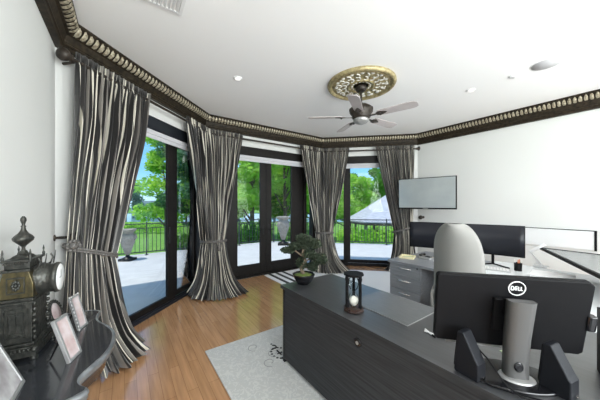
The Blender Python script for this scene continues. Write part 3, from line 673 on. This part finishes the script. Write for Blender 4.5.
# hourglass
hx, hz = (354-300.4)/FPX*1.84, 1.84
root = empty('hourglass', (hx, hz, DH), ROTZ, 'hourglass with dark posts and white sand on the front desk', 'hourglass')
oct_ = [(.078*math.cos(k*PI/4+PI/8), .078*math.sin(k*PI/4+PI/8)) for k in range(8)]
oc2 = [(.066*math.cos(k*PI/4+PI/8), .066*math.sin(k*PI/4+PI/8)) for k in range(8)]
MB().prism(oct_, .004, .022).prism(oc2, .022, .032).build('base', M['redwood'], root, bevel=.003)
MB().prism(oct_, .268, .280).prism(oc2, .260, .268).build('top_plate', M['black'], root, bevel=.003)
for k in range(3):
    a = 2*PI*k/3+.2; MB().lathe([(.012, .03), (.015, .045), (.011, .06), (.012, .14), (.011, .22), (.015, .243), (.012, .261)], (.055*math.cos(a), .055*math.sin(a), 0), 12).build('post', M['black'], root)
MB().lathe([(.016, .033), (.036, .055), (.040, .085), (.030, .115), (.006, .142), (.030, .168), (.040, .20), (.036, .235), (.016, .260)], n=28).build('glass_bulb', M['glass'], root)
MB().lathe([(.012, .037), (.031, .056), (.036, .08), (.030, .092), (.008, .108)], n=24).build('sand', M['sand'], root)
# bonsai
bx, bz = .035, 2.47
root = empty('bonsai_tree', (bx, bz, DH), ROTZ, 'bonsai tree in a black bowl at the corner of the front desk', 'plant')
MB().lathe([(.060, .0), (.068, .008), (.094, .045), (.112, .085), (.115, .100), (.106, .100), (.100, .085)], n=8).build('bowl', M['blackgloss'], root, bevel=.002)
MB().lathe([(.094, .085), (.07, .094), (.03, .10), (.01, .102)], n=16).build('moss', M['soil'], root)
tk = MB(); Rm = Matrix.Rotation(-ROTZ, 3, 'Z')
def L_(x, y, z): q = Rm @ Vector((x, y, 0)); return (q.x, q.y, z)      # world-aligned offsets in the pot's own frame
tk.tube([L_(0, 0, .09), L_(-.03, 0, .16), L_(.02, 0, .23), L_(-.01, 0, .30), L_(.0, 0, .38), L_(.01, 0, .44)], [.022, .018, .015, .012, .009, .004], 8)
tk.tube([L_(-.02, 0, .28), L_(-.08, -.02, .33), L_(-.17, 0, .33)], [.010, .007, .003], 6).tube([L_(.01, 0, .22), L_(.08, .01, .25), L_(.16, 0, .25)], [.010, .007, .003], 6).tube([L_(0, 0, .33), L_(.06, 0, .38), L_(.11, .0, .40)], [.008, .006, .003], 6)
tk.build('trunk', M['bark'], root)
for pads, nm in (([((-.16, 0, .335), (.075, .06, .024))], 4), ([((-.08, .01, .375), (.075, .07, .030))], 5), ([((.0, 0, .455), (.085, .07, .032))], 6), ([((.11, 0, .40), (.07, .06, .040))], 7),
                 ([((.16, -.01, .25), (.080, .07, .045))], 8), ([((.05, .02, .29), (.08, .07, .040))], 9), ([((-.02, .02, .20), (.05, .05, .045))], 10), ([((.02, .02, .385), (.07, .06, .035))], 11), ([((.09, .0, .17), (.05, .05, .035))], 12)):
    bl = [(L_(*p), (r[0]*1.15, r[1]*1.15, r[2]*1.35)) for p, r in pads]; o = bpy.data.objects.new('foliage_pad', foliage_mesh('foliage_pad', bl, 700, .0135, nm, M['bonsai'])); COL.objects.link(o); o.parent = root
# ================================================================== front monitor, speakers and small things on the front desk
MA = math.atan2(-.146, .603)
root = empty('computer_monitor', (.982, 1.157, DH+.0), MA, 'black monitor seen from behind with a round DELL logo and silver stand', 'monitor')
shp = [(-.310, .118), (-.298, .106), (.285, .106), (.302, .118), (.312, .438), (.292, .458), (-.300, .458), (-.310, .448)]
XZ = Matrix(((1, 0, 0, 0), (0, 0, 1, 0), (0, 1, 0, 0), (0, 0, 0, 1)))      # poly (x,z) extruded along y
XZ = XZ
TL = Matrix.Translation((0, 0, .28)) @ Matrix.Rotation(math.radians(9), 4, 'X') @ Matrix.Translation((0, 0, -.28))
MB(TL @ XZ).prism(shp, .0, .035).build('housing', M['black'], root, bevel=.008, seg=3)
MB(TL).box(-.07, .07, -.02, .002, .20, .36).build('rear_cover', M['black'], root, bevel=.006)
MB(TL).box(-.29, .285, .034, .037, .135, .445).build('screen', M['screen'], root)
MB(TL).box(-.26, -.02, -.004, .006, .100, .107).build('port_strip', M['silver'], root)
MB(TL).rbox(.295, .332, -.01, .03, .23, .30, .012).build('side_hub', M['blackgloss'], root, bevel=.004)
# logo: ring and four letters on the rear
lg = MB(TL); cx, cz, yy = .022, .408, -.004
def ring(r0, r1, n=40):
    P = [[(cx+r*math.cos(2*PI*k/n), y, cz+r*math.sin(2*PI*k/n)) for k in range(n)] for r, y in ((r0, .001), (r0, yy), (r1, yy), (r1, .001))]
    lg.grid(P, False, True)
ring(.031, .0345)
def bar(x0, z0, x1, z1, w=.0032):
    d = Vector((x1-x0, 0, z1-z0)); l = d.length; d /= l; n = Vector((-d.z, 0, d.x))*w/2
    q = [Vector((cx+x0, 0, cz+z0))-n, Vector((cx+x1, 0, cz+z1))-n, Vector((cx+x1, 0, cz+z1))+n, Vector((cx+x0, 0, cz+z0))+n]
    lg.add([p+Vector((0, yy, 0)) for p in q]+[p+Vector((0, .001, 0)) for p in q], [(0, 1, 2, 3), (7, 6, 5, 4), (0, 4, 5, 1), (1, 5, 6, 2), (2, 6, 7, 3), (3, 7, 4, 0)])
hh = .0085
bar(-.023, -hh, -.023, hh); bar(-.023, hh, -.015, hh); bar(-.023, -hh, -.015, -hh); bar(-.015, hh, -.0105, 0); bar(-.015, -hh, -.0105, 0)      # D
for a in (-hh, 0, hh): bar(-.0065, a*.9, .0015, a*.9+.0015, .0026)                                                                        # tilted E
bar(-.0065, -hh, -.0065, hh, .0028)
for x in (.006, .016): bar(x, -hh, x, hh); bar(x, -hh, x+.007, -hh)                                                                         # L L
lg.build('logo', M['white'], root)
st = MB(); rows = []
for z, y, hw in ((.015, -.055, .046), (.08, -.056, .045), (.20, -.068, .046), (.32, -.090, .049), (.372, -.100, .050)):
    rows.append([(.005+x*hw, y-dy, z) for x, dy in ((-1, -.03), (-1, 0), (-.85, .012), (-.4, .018), (.4, .018), (.85, .012), (1, 0), (1, -.03))])
st.grid(rows, True, True); st.add(rows[-1], [tuple(range(8))]); sto = st.build('stand_neck', M['neck'], root)
X = Matrix.Translation((.0, -.074, .075)) @ Matrix.Rotation(PI/2, 4, 'X')
MB().lathe([(.017, 0), (.017, .004), (.012, .005)], n=20, M=X, sy=1.35).build('cable_hole', M['blackgloss'], root)
MB().lathe([(.070, .013), (.068, .017), (.058, .019), (.04, .020)], (.005, -.050, 0), 36, sy=.75).build('stand_collar', M['silver'], root)
MB(Matrix.Translation((-.01, -.03, 0))).prism([(.20*math.cos(a*PI/16)*(1.0 if True else 1), .115*math.sin(a*PI/16)) for a in range(32)], 0, .013).build('stand_base', M['blackgloss'], root, bevel=.004)
MB().box(-.035, .04, -.075, -.02, .29, .36).build('stand_mount', M['black'], root)
def speaker(x, y, rz, label):
    r = empty('desk_speaker', (x, y, DH), rz, label, 'speaker', 'computer speakers')
    YZ = Matrix(((0, 0, 1, 0), (1, 0, 0, 0), (0, 1, 0, 0), (0, 0, 0, 1)))
    MB(YZ).prism([(0, 0), (0, .078), (.010, .094), (.062, .198), (.088, .198), (.105, .01), (.10, 0)], -.034, .034).build('cabinet', M['dark'], r, bevel=.006, seg=3)
    MB(YZ).prism([(.089, .185), (.093, .185), (.108, .03), (.104, .02)], -.028, .028).build('grille', M['black'], r)
    MB().tube([(.0, -.002, .02), (0, -.01, .02)], .006).build('jack', M['chrome'], r)
speaker(.815, 1.10, math.radians(28), 'black computer speaker at the left of the monitor stand')
speaker(1.11, .99, math.radians(22), 'black computer speaker at the right of the monitor stand')
def world_obj(name, mb, mt, label, cat, group=None, bevel=0):
    lo = Vector((min(p[0] for p in mb.v), min(p[1] for p in mb.v), min(p[2] for p in mb.v))); c = Vector((sum(p[0] for p in mb.v)/len(mb.v), sum(p[1] for p in mb.v)/len(mb.v), lo.z))
    mb.v = [tuple(Vector(p)-c) for p in mb.v]; o = mb.build(name, mt, None, bevel, c); return tag(o, label, cat, group)
world_obj('monitor_cable', MB().tube([(.83, 1.15, .88), (.84, 1.10, .86), (.86, 1.04, .80), (.90, 1.0, .766), (.97, .965, .764), (1.02, .92, .764), (1.03, .86, .764)], .0035, 8), M['black'], 'black cable hanging from the monitor down across its stand base', 'cable')
world_obj('cable_plug', MB().tube([(.826, 1.165, .905), (.8295, 1.152, .88)], .006, 8), M['white'], 'white plug at the upper end of the black cable', 'plug')
world_obj('speaker_cable', MB().tube([(.80, 1.10, .775), (.83, 1.06, .766), (.89, 1.02, .766), (.97, .98, .768), (.985, .93, .764), (.975, .85, .764)], .003, 8), M['black'], 'thin black cable running from the left speaker to the desk edge', 'cable')
for (x0, y0), (x1, y1), lb in (((.775, 1.53), (.86, 1.44), 'white pen lying on the desk pointing under the monitor'), ((.79, 1.55), (.80, 1.45), 'short white pen crossing the other one at the monitor corner')):
    q = Vector((x1-x0, y1-y0)); r = empty('pen', (x0, y0, DH), math.atan2(q.y, q.x), lb, 'pen', 'pens on the front desk')
    MB().tube([(0, 0, .006), (q.length*.7, 0, .006)], .005, 8).build('barrel', M['white'], r)
    MB().tube([(q.length*.7, 0, .006), (q.length*.95, 0, .006), (q.length, 0, .005)], [.0052, .0045, .001], 8).build('tip', M['black'], r)
world_obj('sticky_note', MB().box(1.08, 1.15, 1.25, 1.33, DH, DH+.004), M['greenpaper'], 'small pale green note on the desk behind the monitor stand', 'note')
q = Vector((1.175, 1.0)); root = empty('file_holder', (q.x+.10, q.y+.0, DH), ROTZ+.25, 'black slanted file holder at the right end of the front desk', 'file holder')
YZ = Matrix(((0, 0, 1, 0), (1, 0, 0, 0), (0, 1, 0, 0), (0, 0, 0, 1)))
MB(YZ).prism([(-.02, 0), (.24, 0), (.24, .30), (.17, .30), (.02, .10)], 0, .004).prism([(-.02, 0), (.24, 0), (.24, .30), (.17, .30), (.02, .10)], .086, .09).prism([(-.02, 0), (.24, 0), (.24, .004), (-.02, .004)], .004, .086).prism([(.236, .004), (.24, .004), (.24, .30), (.236, .30)], .004, .086).build('body', M['black'], root)
MB(YZ).prism([(.03, .006), (.232, .006), (.232, .28), (.18, .28)], .02, .07).build('papers', M['paper'], root)
# ================================================================== rear desk with drawers
DP = FD(-.07, 1.85)
root = empty('drawer_desk', (DP.x, DP.y, 0), ROTZ, 'grey desk with a stack of drawers by the right window', 'desk')
MB().box(-.02, .93, -.02, 1.05, .728, .76).build('desktop', M['cab'], root, bevel=.002)
MB().box(0, .46, .018, .62, .03, .728).build('body', M['cab'], root)
MB().box(.46, .92, .55, .58, .03, .728).build('back_panel', M['black'], root)
for k in range(4):
    z1 = .722-k*.172; d_ = MB().box(.006, .454, -.001, .018, z1-.168, z1).build('drawer', M['cab'], root, bevel=.002)
    MB().tube([(.14, .0, z1-.045), (.14, -.022, z1-.045), (.32, -.022, z1-.045), (.32, .0, z1-.045)], .006, 8).build('handle', M['chrome'], d_)
MB().lathe([(.011, 0), (.010, .004)], n=16, M=Matrix.Translation((.41, -.001, .705)) @ Matrix.Rotation(PI/2, 4, 'X')).build('lock', M['blackgloss'], root)
WP = FD(.86, 1.12)
root = empty('white_desk', (WP.x, WP.y, .0), ROTZ, 'white L-shaped worktop at right, between the two grey desks and the right wall', 'desk')
MB().prism([(0.0, .73), (.56, .73), (.56, 0), (2.6, 0), (2.6, 1.85), (0.0, 1.85)][::1], .73, .762).build('worktop', M['whitetop'], root, bevel=.003)
for a, b_, c_, d_ in ((.60, .62, .05, 1.8), (2.56, 2.58, .05, 1.8), (.02, .04, 1.3, 1.8)): MB().box(a, b_, c_, d_, 0, .73).build('side_panel', M['whitetop'], root)
# monitors on the rear desk
def monitor(P, Q, z0, z1, base, label):
    c = (P+Q)/2; a = math.atan2((Q-P).y, (Q-P).x); w = (Q-P).length; r = empty('computer_monitor', (c.x, c.y, base), a, label, 'monitor')
    rows = []
    for zz in (z0-base, z1-base): rows.append([(w*(k/12-.5), .03-.10*(2*k/12-1)**2*.3, zz) for k in range(13)])
    MB().grid(rows).build('housing', M['black'], r, solid=.022)
    rows = [[(p[0]*.975, p[1]-.0125, zz) for p in rows[0]] for zz in (z0-base+.012, z1-base-.010)]
    MB().grid(rows).build('screen', M['screen'], r, solid=.002)
    MB().tube([(0, .06, .01), (0, .06, z0-base+.1), (0, .04, z0-base+.15)], .016).build('stand_pole', M['black'], r)
    MB().box(-.02, .02, .03, .065, z0-base+.10, z0-base+.18).build('stand_mount', M['black'], r)
    MB().tube([(-.16, -.10, .008), (0, .07, .012), (.16, -.10, .008)], .010).build('stand_foot', M['black'], r)
monitor(Vector((1.70, 3.80)), Vector((2.24, 3.40)), .905, 1.287, .76, 'wide black monitor left of the white chair back, in front of the far right curtain')
monitor(Vector((2.26, 3.385)), Vector((2.74, 2.99)), .897, 1.287, .762, 'wide black monitor right of the white chair back on a black stand')
c = Vector((1.60, 3.66)); root = empty('wooden_tray', (c.x, c.y, .76), ROTZ+.35, 'small pale wooden tray on the grey desk beside the far right curtain', 'tray')
m = MB()
for b_ in ((-.10, .10, -.10, -.085), (-.10, .10, .085, .10), (-.10, -.085, -.085, .085), (.085, .10, -.085, .085)): m.box(*b_, 0, .03)
m.build('rim', M['yellow'], root, bevel=.002); MB().box(-.09, .09, -.09, .09, 0, .008).build('base', M['yellow'], root)
MB().box(-.05, .05, -.05, .05, .0085, .014).build('inlay', M['greenpaper'], root)
world_obj('paper_sheet', MB().box(-.10, .10, -.14, .14, 0, .004, Matrix.Translation((2.02, 3.42, .7625)) @ Matrix.Rotation(ROTZ, 4, 'Z')), M['paper'], 'white paper on the rear desk left of the chair back', 'paper')
root = empty('desk_phone', (1.86, 3.60, .76), ROTZ, 'dark and silver desk phone under the left rear monitor', 'phone')
MB().rbox(-.09, .09, -.08, .08, 0, .03, .02).build('base', M['silver'], root, bevel=.006); MB().tube([(-.07, -.05, .045), (-.07, 0, .055), (-.07, .06, .045)], [.022, .014, .022], 10).build('handset', M['blackgloss'], root)
for i in range(3):
    for j in range(3): MB().box(-.01+i*.028, .008+i*.028, -.05+j*.03, -.032+j*.03, .028, .034).build('key', M['black'], root)
root = empty('keyboard', (2.30, 3.02, .762), ROTZ+.30, 'light grey keyboard in front of the right rear monitor', 'keyboard')
MB().rbox(-.22, .22, -.07, .07, 0, .014, .01).build('body', M['silver'], root, bevel=.002)
m = MB()
for i in range(14):
    for j in range(5): m.box(-.21+i*.03, -.185+i*.03, -.062+j*.025, -.041+j*.025, .013, .02)
m.build('keys', M['white'], root)
root = empty('pen_cup', (2.60, 2.93, .762), 0, 'dark cup of pens on the white worktop right of the rear monitor', 'cup')
MB().lathe([(.036, 0), (.038, .095), (.035, .095), (.033, .01), (.01, .008)], n=20).build('cup', M['black'], root)
pens = [((.01, .0), 'orange'), ((-.015, .01), 'paper'), ((.015, -.012), 'paper'), ((-.01, -.012), 'orange')]
for k, ((x, y), mt) in enumerate(pens):
    o = MB().tube([(0, 0, 0), (x*.8, y*.8, .125)], .005, 6).build('pencil', M[mt], None, loc=(2.60+x, 2.93+y, .772))
    tag(o, 'orange pencil standing in the dark cup' if mt == 'orange' else 'white pencil standing in the dark cup', 'pencil', 'orange pencils in the cup' if mt == 'orange' else 'white pencils in the cup')
root = empty('storage_box', (2.62, 2.55, .762), ROTZ+.1, 'low white box on the white worktop behind the front monitor', 'box')
MB().box(-.16, .16, -.13, .13, 0, .05).build('body', M['white'], root, bevel=.004); MB().box(-.165, .165, -.135, .135, .05, .062).build('lid', M['white'], root, bevel=.004)
lp = Vector((3.04, 3.10)); root = empty('folding_stand', (lp.x, lp.y, .762), ROTZ, 'small white folding desk stand next to the tilted black framed panel', 'stand')
MB().rbox(-.07, .07, -.05, .05, 0, .02, .03).build('base', M['white'], root, bevel=.005)
MB().box(-.012, .012, -.012, .012, 0, .20, Matrix.Translation((0, 0, .015)) @ Matrix.Rotation(-.55, 4, 'Y')).build('lower_arm', M['white'], root)
MB().box(-.015, .015, -.03, .03, 0, .17, Matrix.Translation((-.10, 0, .18)) @ Matrix.Rotation(.9, 4, 'Y')).build('upper_arm', M['white'], root, bevel=.004)
# tilted black framed panel over the white worktop
P0 = Vector((3.11, 3.19)); u = Vector((-.52, -.855)).normalized(); v = Vector((-u.y, u.x)); 
if v.x < 0: v = -v
rt = P0+u*.9+v*.42
root = empty('tilted_panel', (rt.x, rt.y, .762), math.atan2(u.y, u.x), 'wide black framed glossy panel tilted above the white worktop at the right edge', 'display panel')
ysg = 1 if Vector((-u.y, u.x)).dot(v) > 0 else -1
X = Matrix.Translation((-.9, -ysg*.42, .238)) @ Matrix.Rotation(-ysg*.071, 4, 'X')
W2, H2 = 1.75, .62
def yb(a, b_): return (min(a*ysg, b_*ysg), max(a*ysg, b_*ysg))
MB().box(0, W2, *yb(0, .03), -.03, 0, X).box(0, W2, *yb(H2-.03, H2), -.03, 0, X).box(0, .03, *yb(.03, H2-.03), -.03, 0, X).box(W2-.03, W2, *yb(.03, H2-.03), -.03, 0, X).box(.03, W2-.03, *yb(H2-.03, H2), 0, .03, X).build('frame', M['black'], root, bevel=.002)
MB().box(.03, W2-.03, *yb(.03, H2-.03), -.025, -.006, X).build('sheet', M['sheet'], root)
MB().box(-.04, .04, -.04, .04, 0, .22).box(-.2, .2, -.14, .14, 0, .02).build('pedestal', M['silver'], root)
# long board on the right wall
bs = basis(Dw, RD, -RN)
p = Dw + RD*1.5; root = empty('wall_board', (p.x, p.y, .86), ROTZ, 'long low white board with dark edge on the right wall behind the rear desk', 'board')
MB().box(0, 1.25, -.03, -.004, 0, .285).build('panel', M['whitetop'], root); MB().box(0, 1.27, -.034, -.001, .285, .295).build('thin_edge', M['black'], root)
MB().box(1.25, 1.275, -.036, -.001, -.01, .295).build('end_cap', M['black'], root)
# television on a swing arm
P, Q = Vector((2.20, 5.50)), Vector((3.03, 4.75)); c = (P+Q)/2; w = (Q-P).length; a = math.atan2((Q-P).y, (Q-P).x)
root = empty('television', (c.x, c.y, 1.455), a, 'flat television on a swing arm over the right curtain', 'television')
MB().box(-w/2, w/2, 0, .035, 0, .66).build('housing', M['black'], root, bevel=.004)
MB().box(-w/2+.018, w/2-.018, -.003, .001, .03, .645).build('screen', M['tvscreen'], root)
MB().box(-.05, .05, -.004, 0, .008, .018).build('badge', M['silver'], root)
n = -RN; e_ = c + RN*.2; hit = (Dw-c).dot(RN)-.03
Ri = Matrix.Rotation(-a, 3, 'Z')
def loc2(p, z): q = Ri @ Vector((p.x-c.x, p.y-c.y, 0)); return (q.x, q.y, z)
wq = c + RN*hit
MB().tube([(0, .03, .33), loc2(c+RN*hit*.5+RD*.1, .33), loc2(wq, .33)], .02).build('swing_arm', M['black'], root)
# ================================================================== white office chair
cp = FD(1.00, 1.55)
root = empty('office_chair', (cp.x, cp.y, .012), ROTZ, 'white high backed office chair between the two desks', 'chair')
rows = []
for j in range(25):
    t_ = 1-(1-j/24)**1.35; z = .40+.955*t_
    hw = .212+.012*min(1, t_/.25) - .022*max(0, (t_-.35)/.65)
    if t_ > .62: hw *= max(.12, 1-((t_-.62)/.385)**2.9)**.5
    yy = -.25 - .05*t_ + .05*math.sin(t_*PI)
    rows.append([(x*hw, yy+.10*(x*x), z) for x in [k/8-1 for k in range(17)]])
MB().grid(rows).build('backrest', M['chair'], root, solid=.04, bevel=0)
MB().rbox(-.25, .25, -.24, .26, .42, .50, .10, seg=5).build('seat', M['chair'], root, bevel=.02)
for s in (-1, 1):
    MB().tube([(s*.22, -.20, .46), (s*.235, -.18, .60), (s*.24, -.10, .66), (s*.24, .12, .66)], [.014, .016, .022, .020]).build('armrest', M['chair'], root)
MB().tube([(0, 0, .10), (0, 0, .42)], .028).build('gas_lift', M['chrome'], root)
for k in range(5):
    a = 2*PI*k/5; l_ = MB().tube([(0, 0, .12), (.28*math.cos(a), .28*math.sin(a), .07)], [.03, .018]).build('base_arm', M['chair'], root)
    MB().lathe([(.012, -.012), (.028, -.012), (.028, .012), (.012, .012)], n=14, M=Matrix.Translation((.28*math.cos(a), .28*math.sin(a), .029)) @ Matrix.Rotation(a, 4, 'Z') @ Matrix.Rotation(PI/2, 4, 'X')).build('caster', M['black'], l_)
# ================================================================== console table at left with clock and frames
TZ = .80
def CT(s, o): return A+RD*s+RN*o
root = empty('console_table', (A.x, A.y, 0), ROTZ, 'black lacquered console table with wavy front edge against the left wall', 'table')
edge = [(.80, -.04), (.79, .15), (.80, .27), (.86, .33), (.90, .318), (.97, .312), (1.05, .325), (1.14, .372), (1.25, .412), (1.35, .418), (1.45, .408), (1.52, .388), (1.59, .350), (1.65, .312), (1.70, .303), (1.745, .32), (1.775, .348), (1.80, .33), (1.86, .15), (1.88, -.04)]
f_, ln_ = smoothf(edge, 2); pl = [tuple(f_(k/90)) for k in range(91)]
MB().prism(pl, TZ-.012, TZ).build('tabletop', M['table'], root)
cen = Vector((1.33, .1)); rows = []
def ofs(p, k): 
    return (p[0]+(p[0]-cen.x)*k/.5, p[1]+(p[1]-cen.y)*k/.33)
mids = []
for kk, z in ((-.012, TZ-.010), (-.008, TZ+.001), (.0, TZ+.0015), (.008, TZ-.004), (.011, TZ-.014), (.004, TZ-.022), (.006, TZ-.034), (-.01, TZ-.04), (-.02, TZ-.04)):
    rows.append([(*ofs(p, kk), z) for p in pl])
MB().grid(rows).build('moulded_edge', M['tableedge'], root)
rows = [[(*ofs(p, -.035), z) for p in pl] for z in (TZ-.012, TZ-.11)]
MB().grid(rows).build('apron', M['table'], root, solid=.012)
for s, o in ((.88, .24), (1.72, .23)):
    MB().tube([(s, o, TZ-.06), (s, o+.055, TZ-.16), (s, o+.05, TZ-.30), (s, o-.03, TZ-.48), (s, o-.05, TZ-.62), (s, o+.01, .04), (s, o+.06, .02), (s, o+.075, .05)], [.035, .040, .034, .024, .018, .020, .022, .014], 12).build('leg', M['table'], root)
for s in (.88, 1.78): MB().tube([(s, .0, TZ-.06), (s, .0, .0)], [.03, .018], 10).build('leg', M['table'], root)
# clock
cp = CT(1.25, .045); root = empty('mantel_clock', (cp.x, cp.y, TZ+.001), ROTZ-.13, 'ornate dark bronze mantel clock with urn finial on the console table', 'clock')
b = MB(); b.box(-.15, .15, -.10, .135, .015, .045).box(-.14, .14, -.095, .125, .045, .062).box(-.125, .125, -.09, .115, .062, .075).box(-.105, .105, -.085, .095, .075, .265)
b.box(-.125, .125, -.09, .11, .265, .278).box(-.115, .115, -.088, .105, .278, .292)
b.build('lower_case', M['iron'], root, bevel=.003)
b = MB()
arc = [(-.105, .292), (.105, .292), (.105, .335)]
YZ = Matrix(((0, 0, 1, 0), (1, 0, 0, 0), (0, 1, 0, 0), (0, 0, 0, 1)))
MB(YZ).prism([(-.088, .292), (.10, .292), (.098, .36), (.075, .42), (-.065, .42), (-.086, .36)], -.10, .10).build('upper_case', M['brass'], root, bevel=.003)
b.box(-.105, .105, -.075, .085, .42, .432).box(-.085, .085, -.065, .075, .432, .468).box(-.10, .10, -.078, .088, .468, .478)
b.lathe([(.075, .478), (.06, .49), (.03, .50), (.02, .515)], (0, 0, 0), 4, M=Matrix.Rotation(PI/4, 4, 'Z')); b.build('cornice', M['iron'], root, bevel=.002)
MB().lathe([(.014, .51), (.010, .53), (.018, .54), (.03, .548), (.056, .566), (.060, .578), (.05, .59), (.03, .602), (.016, .618), (.012, .632), (.016, .638), (.008, .645), (.012, .655), (.018, .668), (.016, .68), (.006, .69)], n=22).build('urn_finial', M['iron'], root)
R90 = Matrix.Rotation(-PI/2, 4, 'X')
dr = MB(); dr.lathe([(.080, 0), (.080, .05), (.074, .055), (.074, .10), (.080, .11), (.078, .13), (.068, .135)], n=36, M=Matrix.Translation((0, .085, .362)) @ R90); do = dr.build('dial_drum', M['iron'], root)
MB().lathe([(.071, 0), (.066, .004), (.01, .006)], n=36, M=Matrix.Translation((0, .218, .362)) @ R90).build('dial', M['face'], root)
hn = MB(); hn.box(-.001, .001, .2245, .226, .362, .400).box(-.001, .026, .2245, .226, .361, .363); hn.build('hands', M['black'], root)
o = MB()
for k in range(8):
    a = 2*PI*k/8; o.ball((.102, .005+.018*math.cos(a), .355+.018*math.sin(a)), .006, .010, .010, 8, 5)
o.ball((.102, .005, .355), .007, .009, .009)
for y0, y1, z0, z1 in ((-.045, .055, .315, .321), (-.045, .055, .389, .395), (-.045, -.039, .321, .389), (.049, .055, .321, .389)): o.box(.098, .106, y0, y1, z0, z1)
for y0, y1, z0, z1 in ((-.06, .07, .10, .106), (-.06, .07, .235, .241), (-.06, -.054, .106, .235), (.064, .07, .106, .235), (-.04, .05, .12, .124), (-.04, .05, .217, .221), (-.04, -.036, .124, .217), (.046, .05, .124, .217), (.003, .007, .13, .21)): o.box(.103, .110, y0, y1, z0, z1)
for k in range(9): o.ball((.10, -.095, .08+k*.045), .012, .012, .016, 8, 5); o.ball((-.10, -.095, .08+k*.045), .012, .012, .016, 8, 5)
for k in range(7): o.ball((.095, .105, .09+k*.028), .012, .014, .012, 8, 5); o.ball((-.095, .105, .09+k*.028), .012, .014, .012, 8, 5)
for sx_ in (-1, 1):
    for y in (-.07, .08):
        MB().lathe([(.008, .478), (.010, .488), (.004, .50), (.007, .512), (.002, .53)], (sx_*.092, y, 0), 8).build('spire', M['iron'], root)
    MB().tube([(sx_*.09, .10, .42), (sx_*.09, .125, .43), (sx_*.09, .14, .46), (sx_*.09, .125, .48)], .006, 6).tube([(sx_*.07, .15, .43), (sx_*.07, .16, .47), (sx_*.07, .165, .50)], [.005, .004, .002], 6).build('scroll', M['iron'], root)
    for y in (-.09, .12):
        o.lathe([(.02, 0), (.024, .01), (.016, .018), (.02, .02)], (sx_*.135, y, 0), 10); o.ball((sx_*.15, y+.01, .05), .02, .02, .014)
for k in range(10): o.ball((.102, -.06+k*.014, .462), .005, .005, .005, 6, 4); o.ball((.15, -.09+k*.023, .05), .006, .009, .009, 6, 4)
o.build('cast_ornament', M['iron'], root); root.scale = (.80, .64, 1)
# picture frames
def pframe(P, rz, w, h, lean, bw_, mt, pm, label, ornate=False):
    r = empty('picture_frame', (P.x, P.y, TZ+.0015), rz, label, 'picture frame', 'picture frames on the console table'); X = Matrix.Rotation(-lean, 4, 'X')
    b = MB(); b.box(-w/2, w/2, 0, .016, 0, bw_, X).box(-w/2, w/2, 0, .016, h-bw_, h, X).box(-w/2, -w/2+bw_, 0, .016, bw_, h-bw_, X).box(w/2-bw_, w/2, 0, .016, bw_, h-bw_, X); 
    if ornate:
        n = 9
        for k in range(n+1):
            for sx_ in (-1, 1): p = X @ Vector((sx_*w/2, .005, h*k/n)); b.ball(tuple(p), .007, .006, .009, 7, 5)
        for k in range(5):
            for zz in (0.007, h): p = X @ Vector((-w/2+w*k/4, .005, zz)); b.ball(tuple(p), .008, .006, .007, 7, 5)
    b.build('frame', M[mt], r, bevel=0 if ornate else .002)
    MB().box(-w/2+bw_, w/2-bw_, .004, .007, bw_, h-bw_, X).build('picture', M[pm], r)
    MB().box(-w/2+.004, w/2-.004, .014, .018, .004, h-.004, X).build('backing', M['black'], r)
    q = X @ Vector((0, .018, h*.6)); MB().box(-.012, .012, -.002, .002, 0, q.length, Matrix.Translation(q) @ Matrix.Rotation(math.atan2(q.y*0+.04+h*.10, q.z)*1.0+PI, 4, 'X')).build('easel_leg', M['black'], r) if False else None
    MB().tube([tuple(q), (0, q.y+.05, .004)], .004, 6).build('easel_leg', M['black'], r)
XN = math.atan2(.96, -.29)
pframe(CT(1.475, .275), XN, .10, .215, math.radians(17), .013, 'silver', 'printw', 'silver picture frame with pinkish photo in the middle of the console table')
pframe(CT(1.10, .265), XN, .085, .20, math.radians(14), .010, 'silver', 'printw', 'ornate silver picture frame at the far end of the table beside the curtain', True)
pframe(CT(1.705, .125), math.atan2(.814, -.581), .27, .42, math.radians(21), .016, 'silver', 'print', 'large black edged picture frame leaning at the near end of the table')
r = empty('picture_frame', (CT(.99, .14).x, CT(.99, .14).y, TZ+.0015), XN, 'small oval ornate picture frame standing right of the clock', 'picture frame', 'picture frames on the console table')
X = Matrix.Rotation(-.25, 4, 'X') @ Matrix.Translation((0, 0, .085)); b = MB()
for k in range(22):
    a = 2*PI*k/22; p = X @ Vector((.052*math.cos(a), 0, .072*math.sin(a))); b.ball(tuple(p), .011, .008, .011, 7, 5)
b.tube([tuple(X @ Vector((.045*math.cos(2*PI*k/24), 0, .065*math.sin(2*PI*k/24)))) for k in range(25)], .007, 6, False); b.build('frame', M['iron'], r)
MB().lathe([(.046, 0), (.046, .004), (.01, .004)], n=28, M=X @ Matrix.Rotation(PI/2, 4, 'X'), sy=1.42).build('picture', M['printw'], r)
MB().tube([tuple(X @ Vector((0, .005, .02))), (0, .07, .004)], .004, 6).build('easel_leg', M['iron'], r)
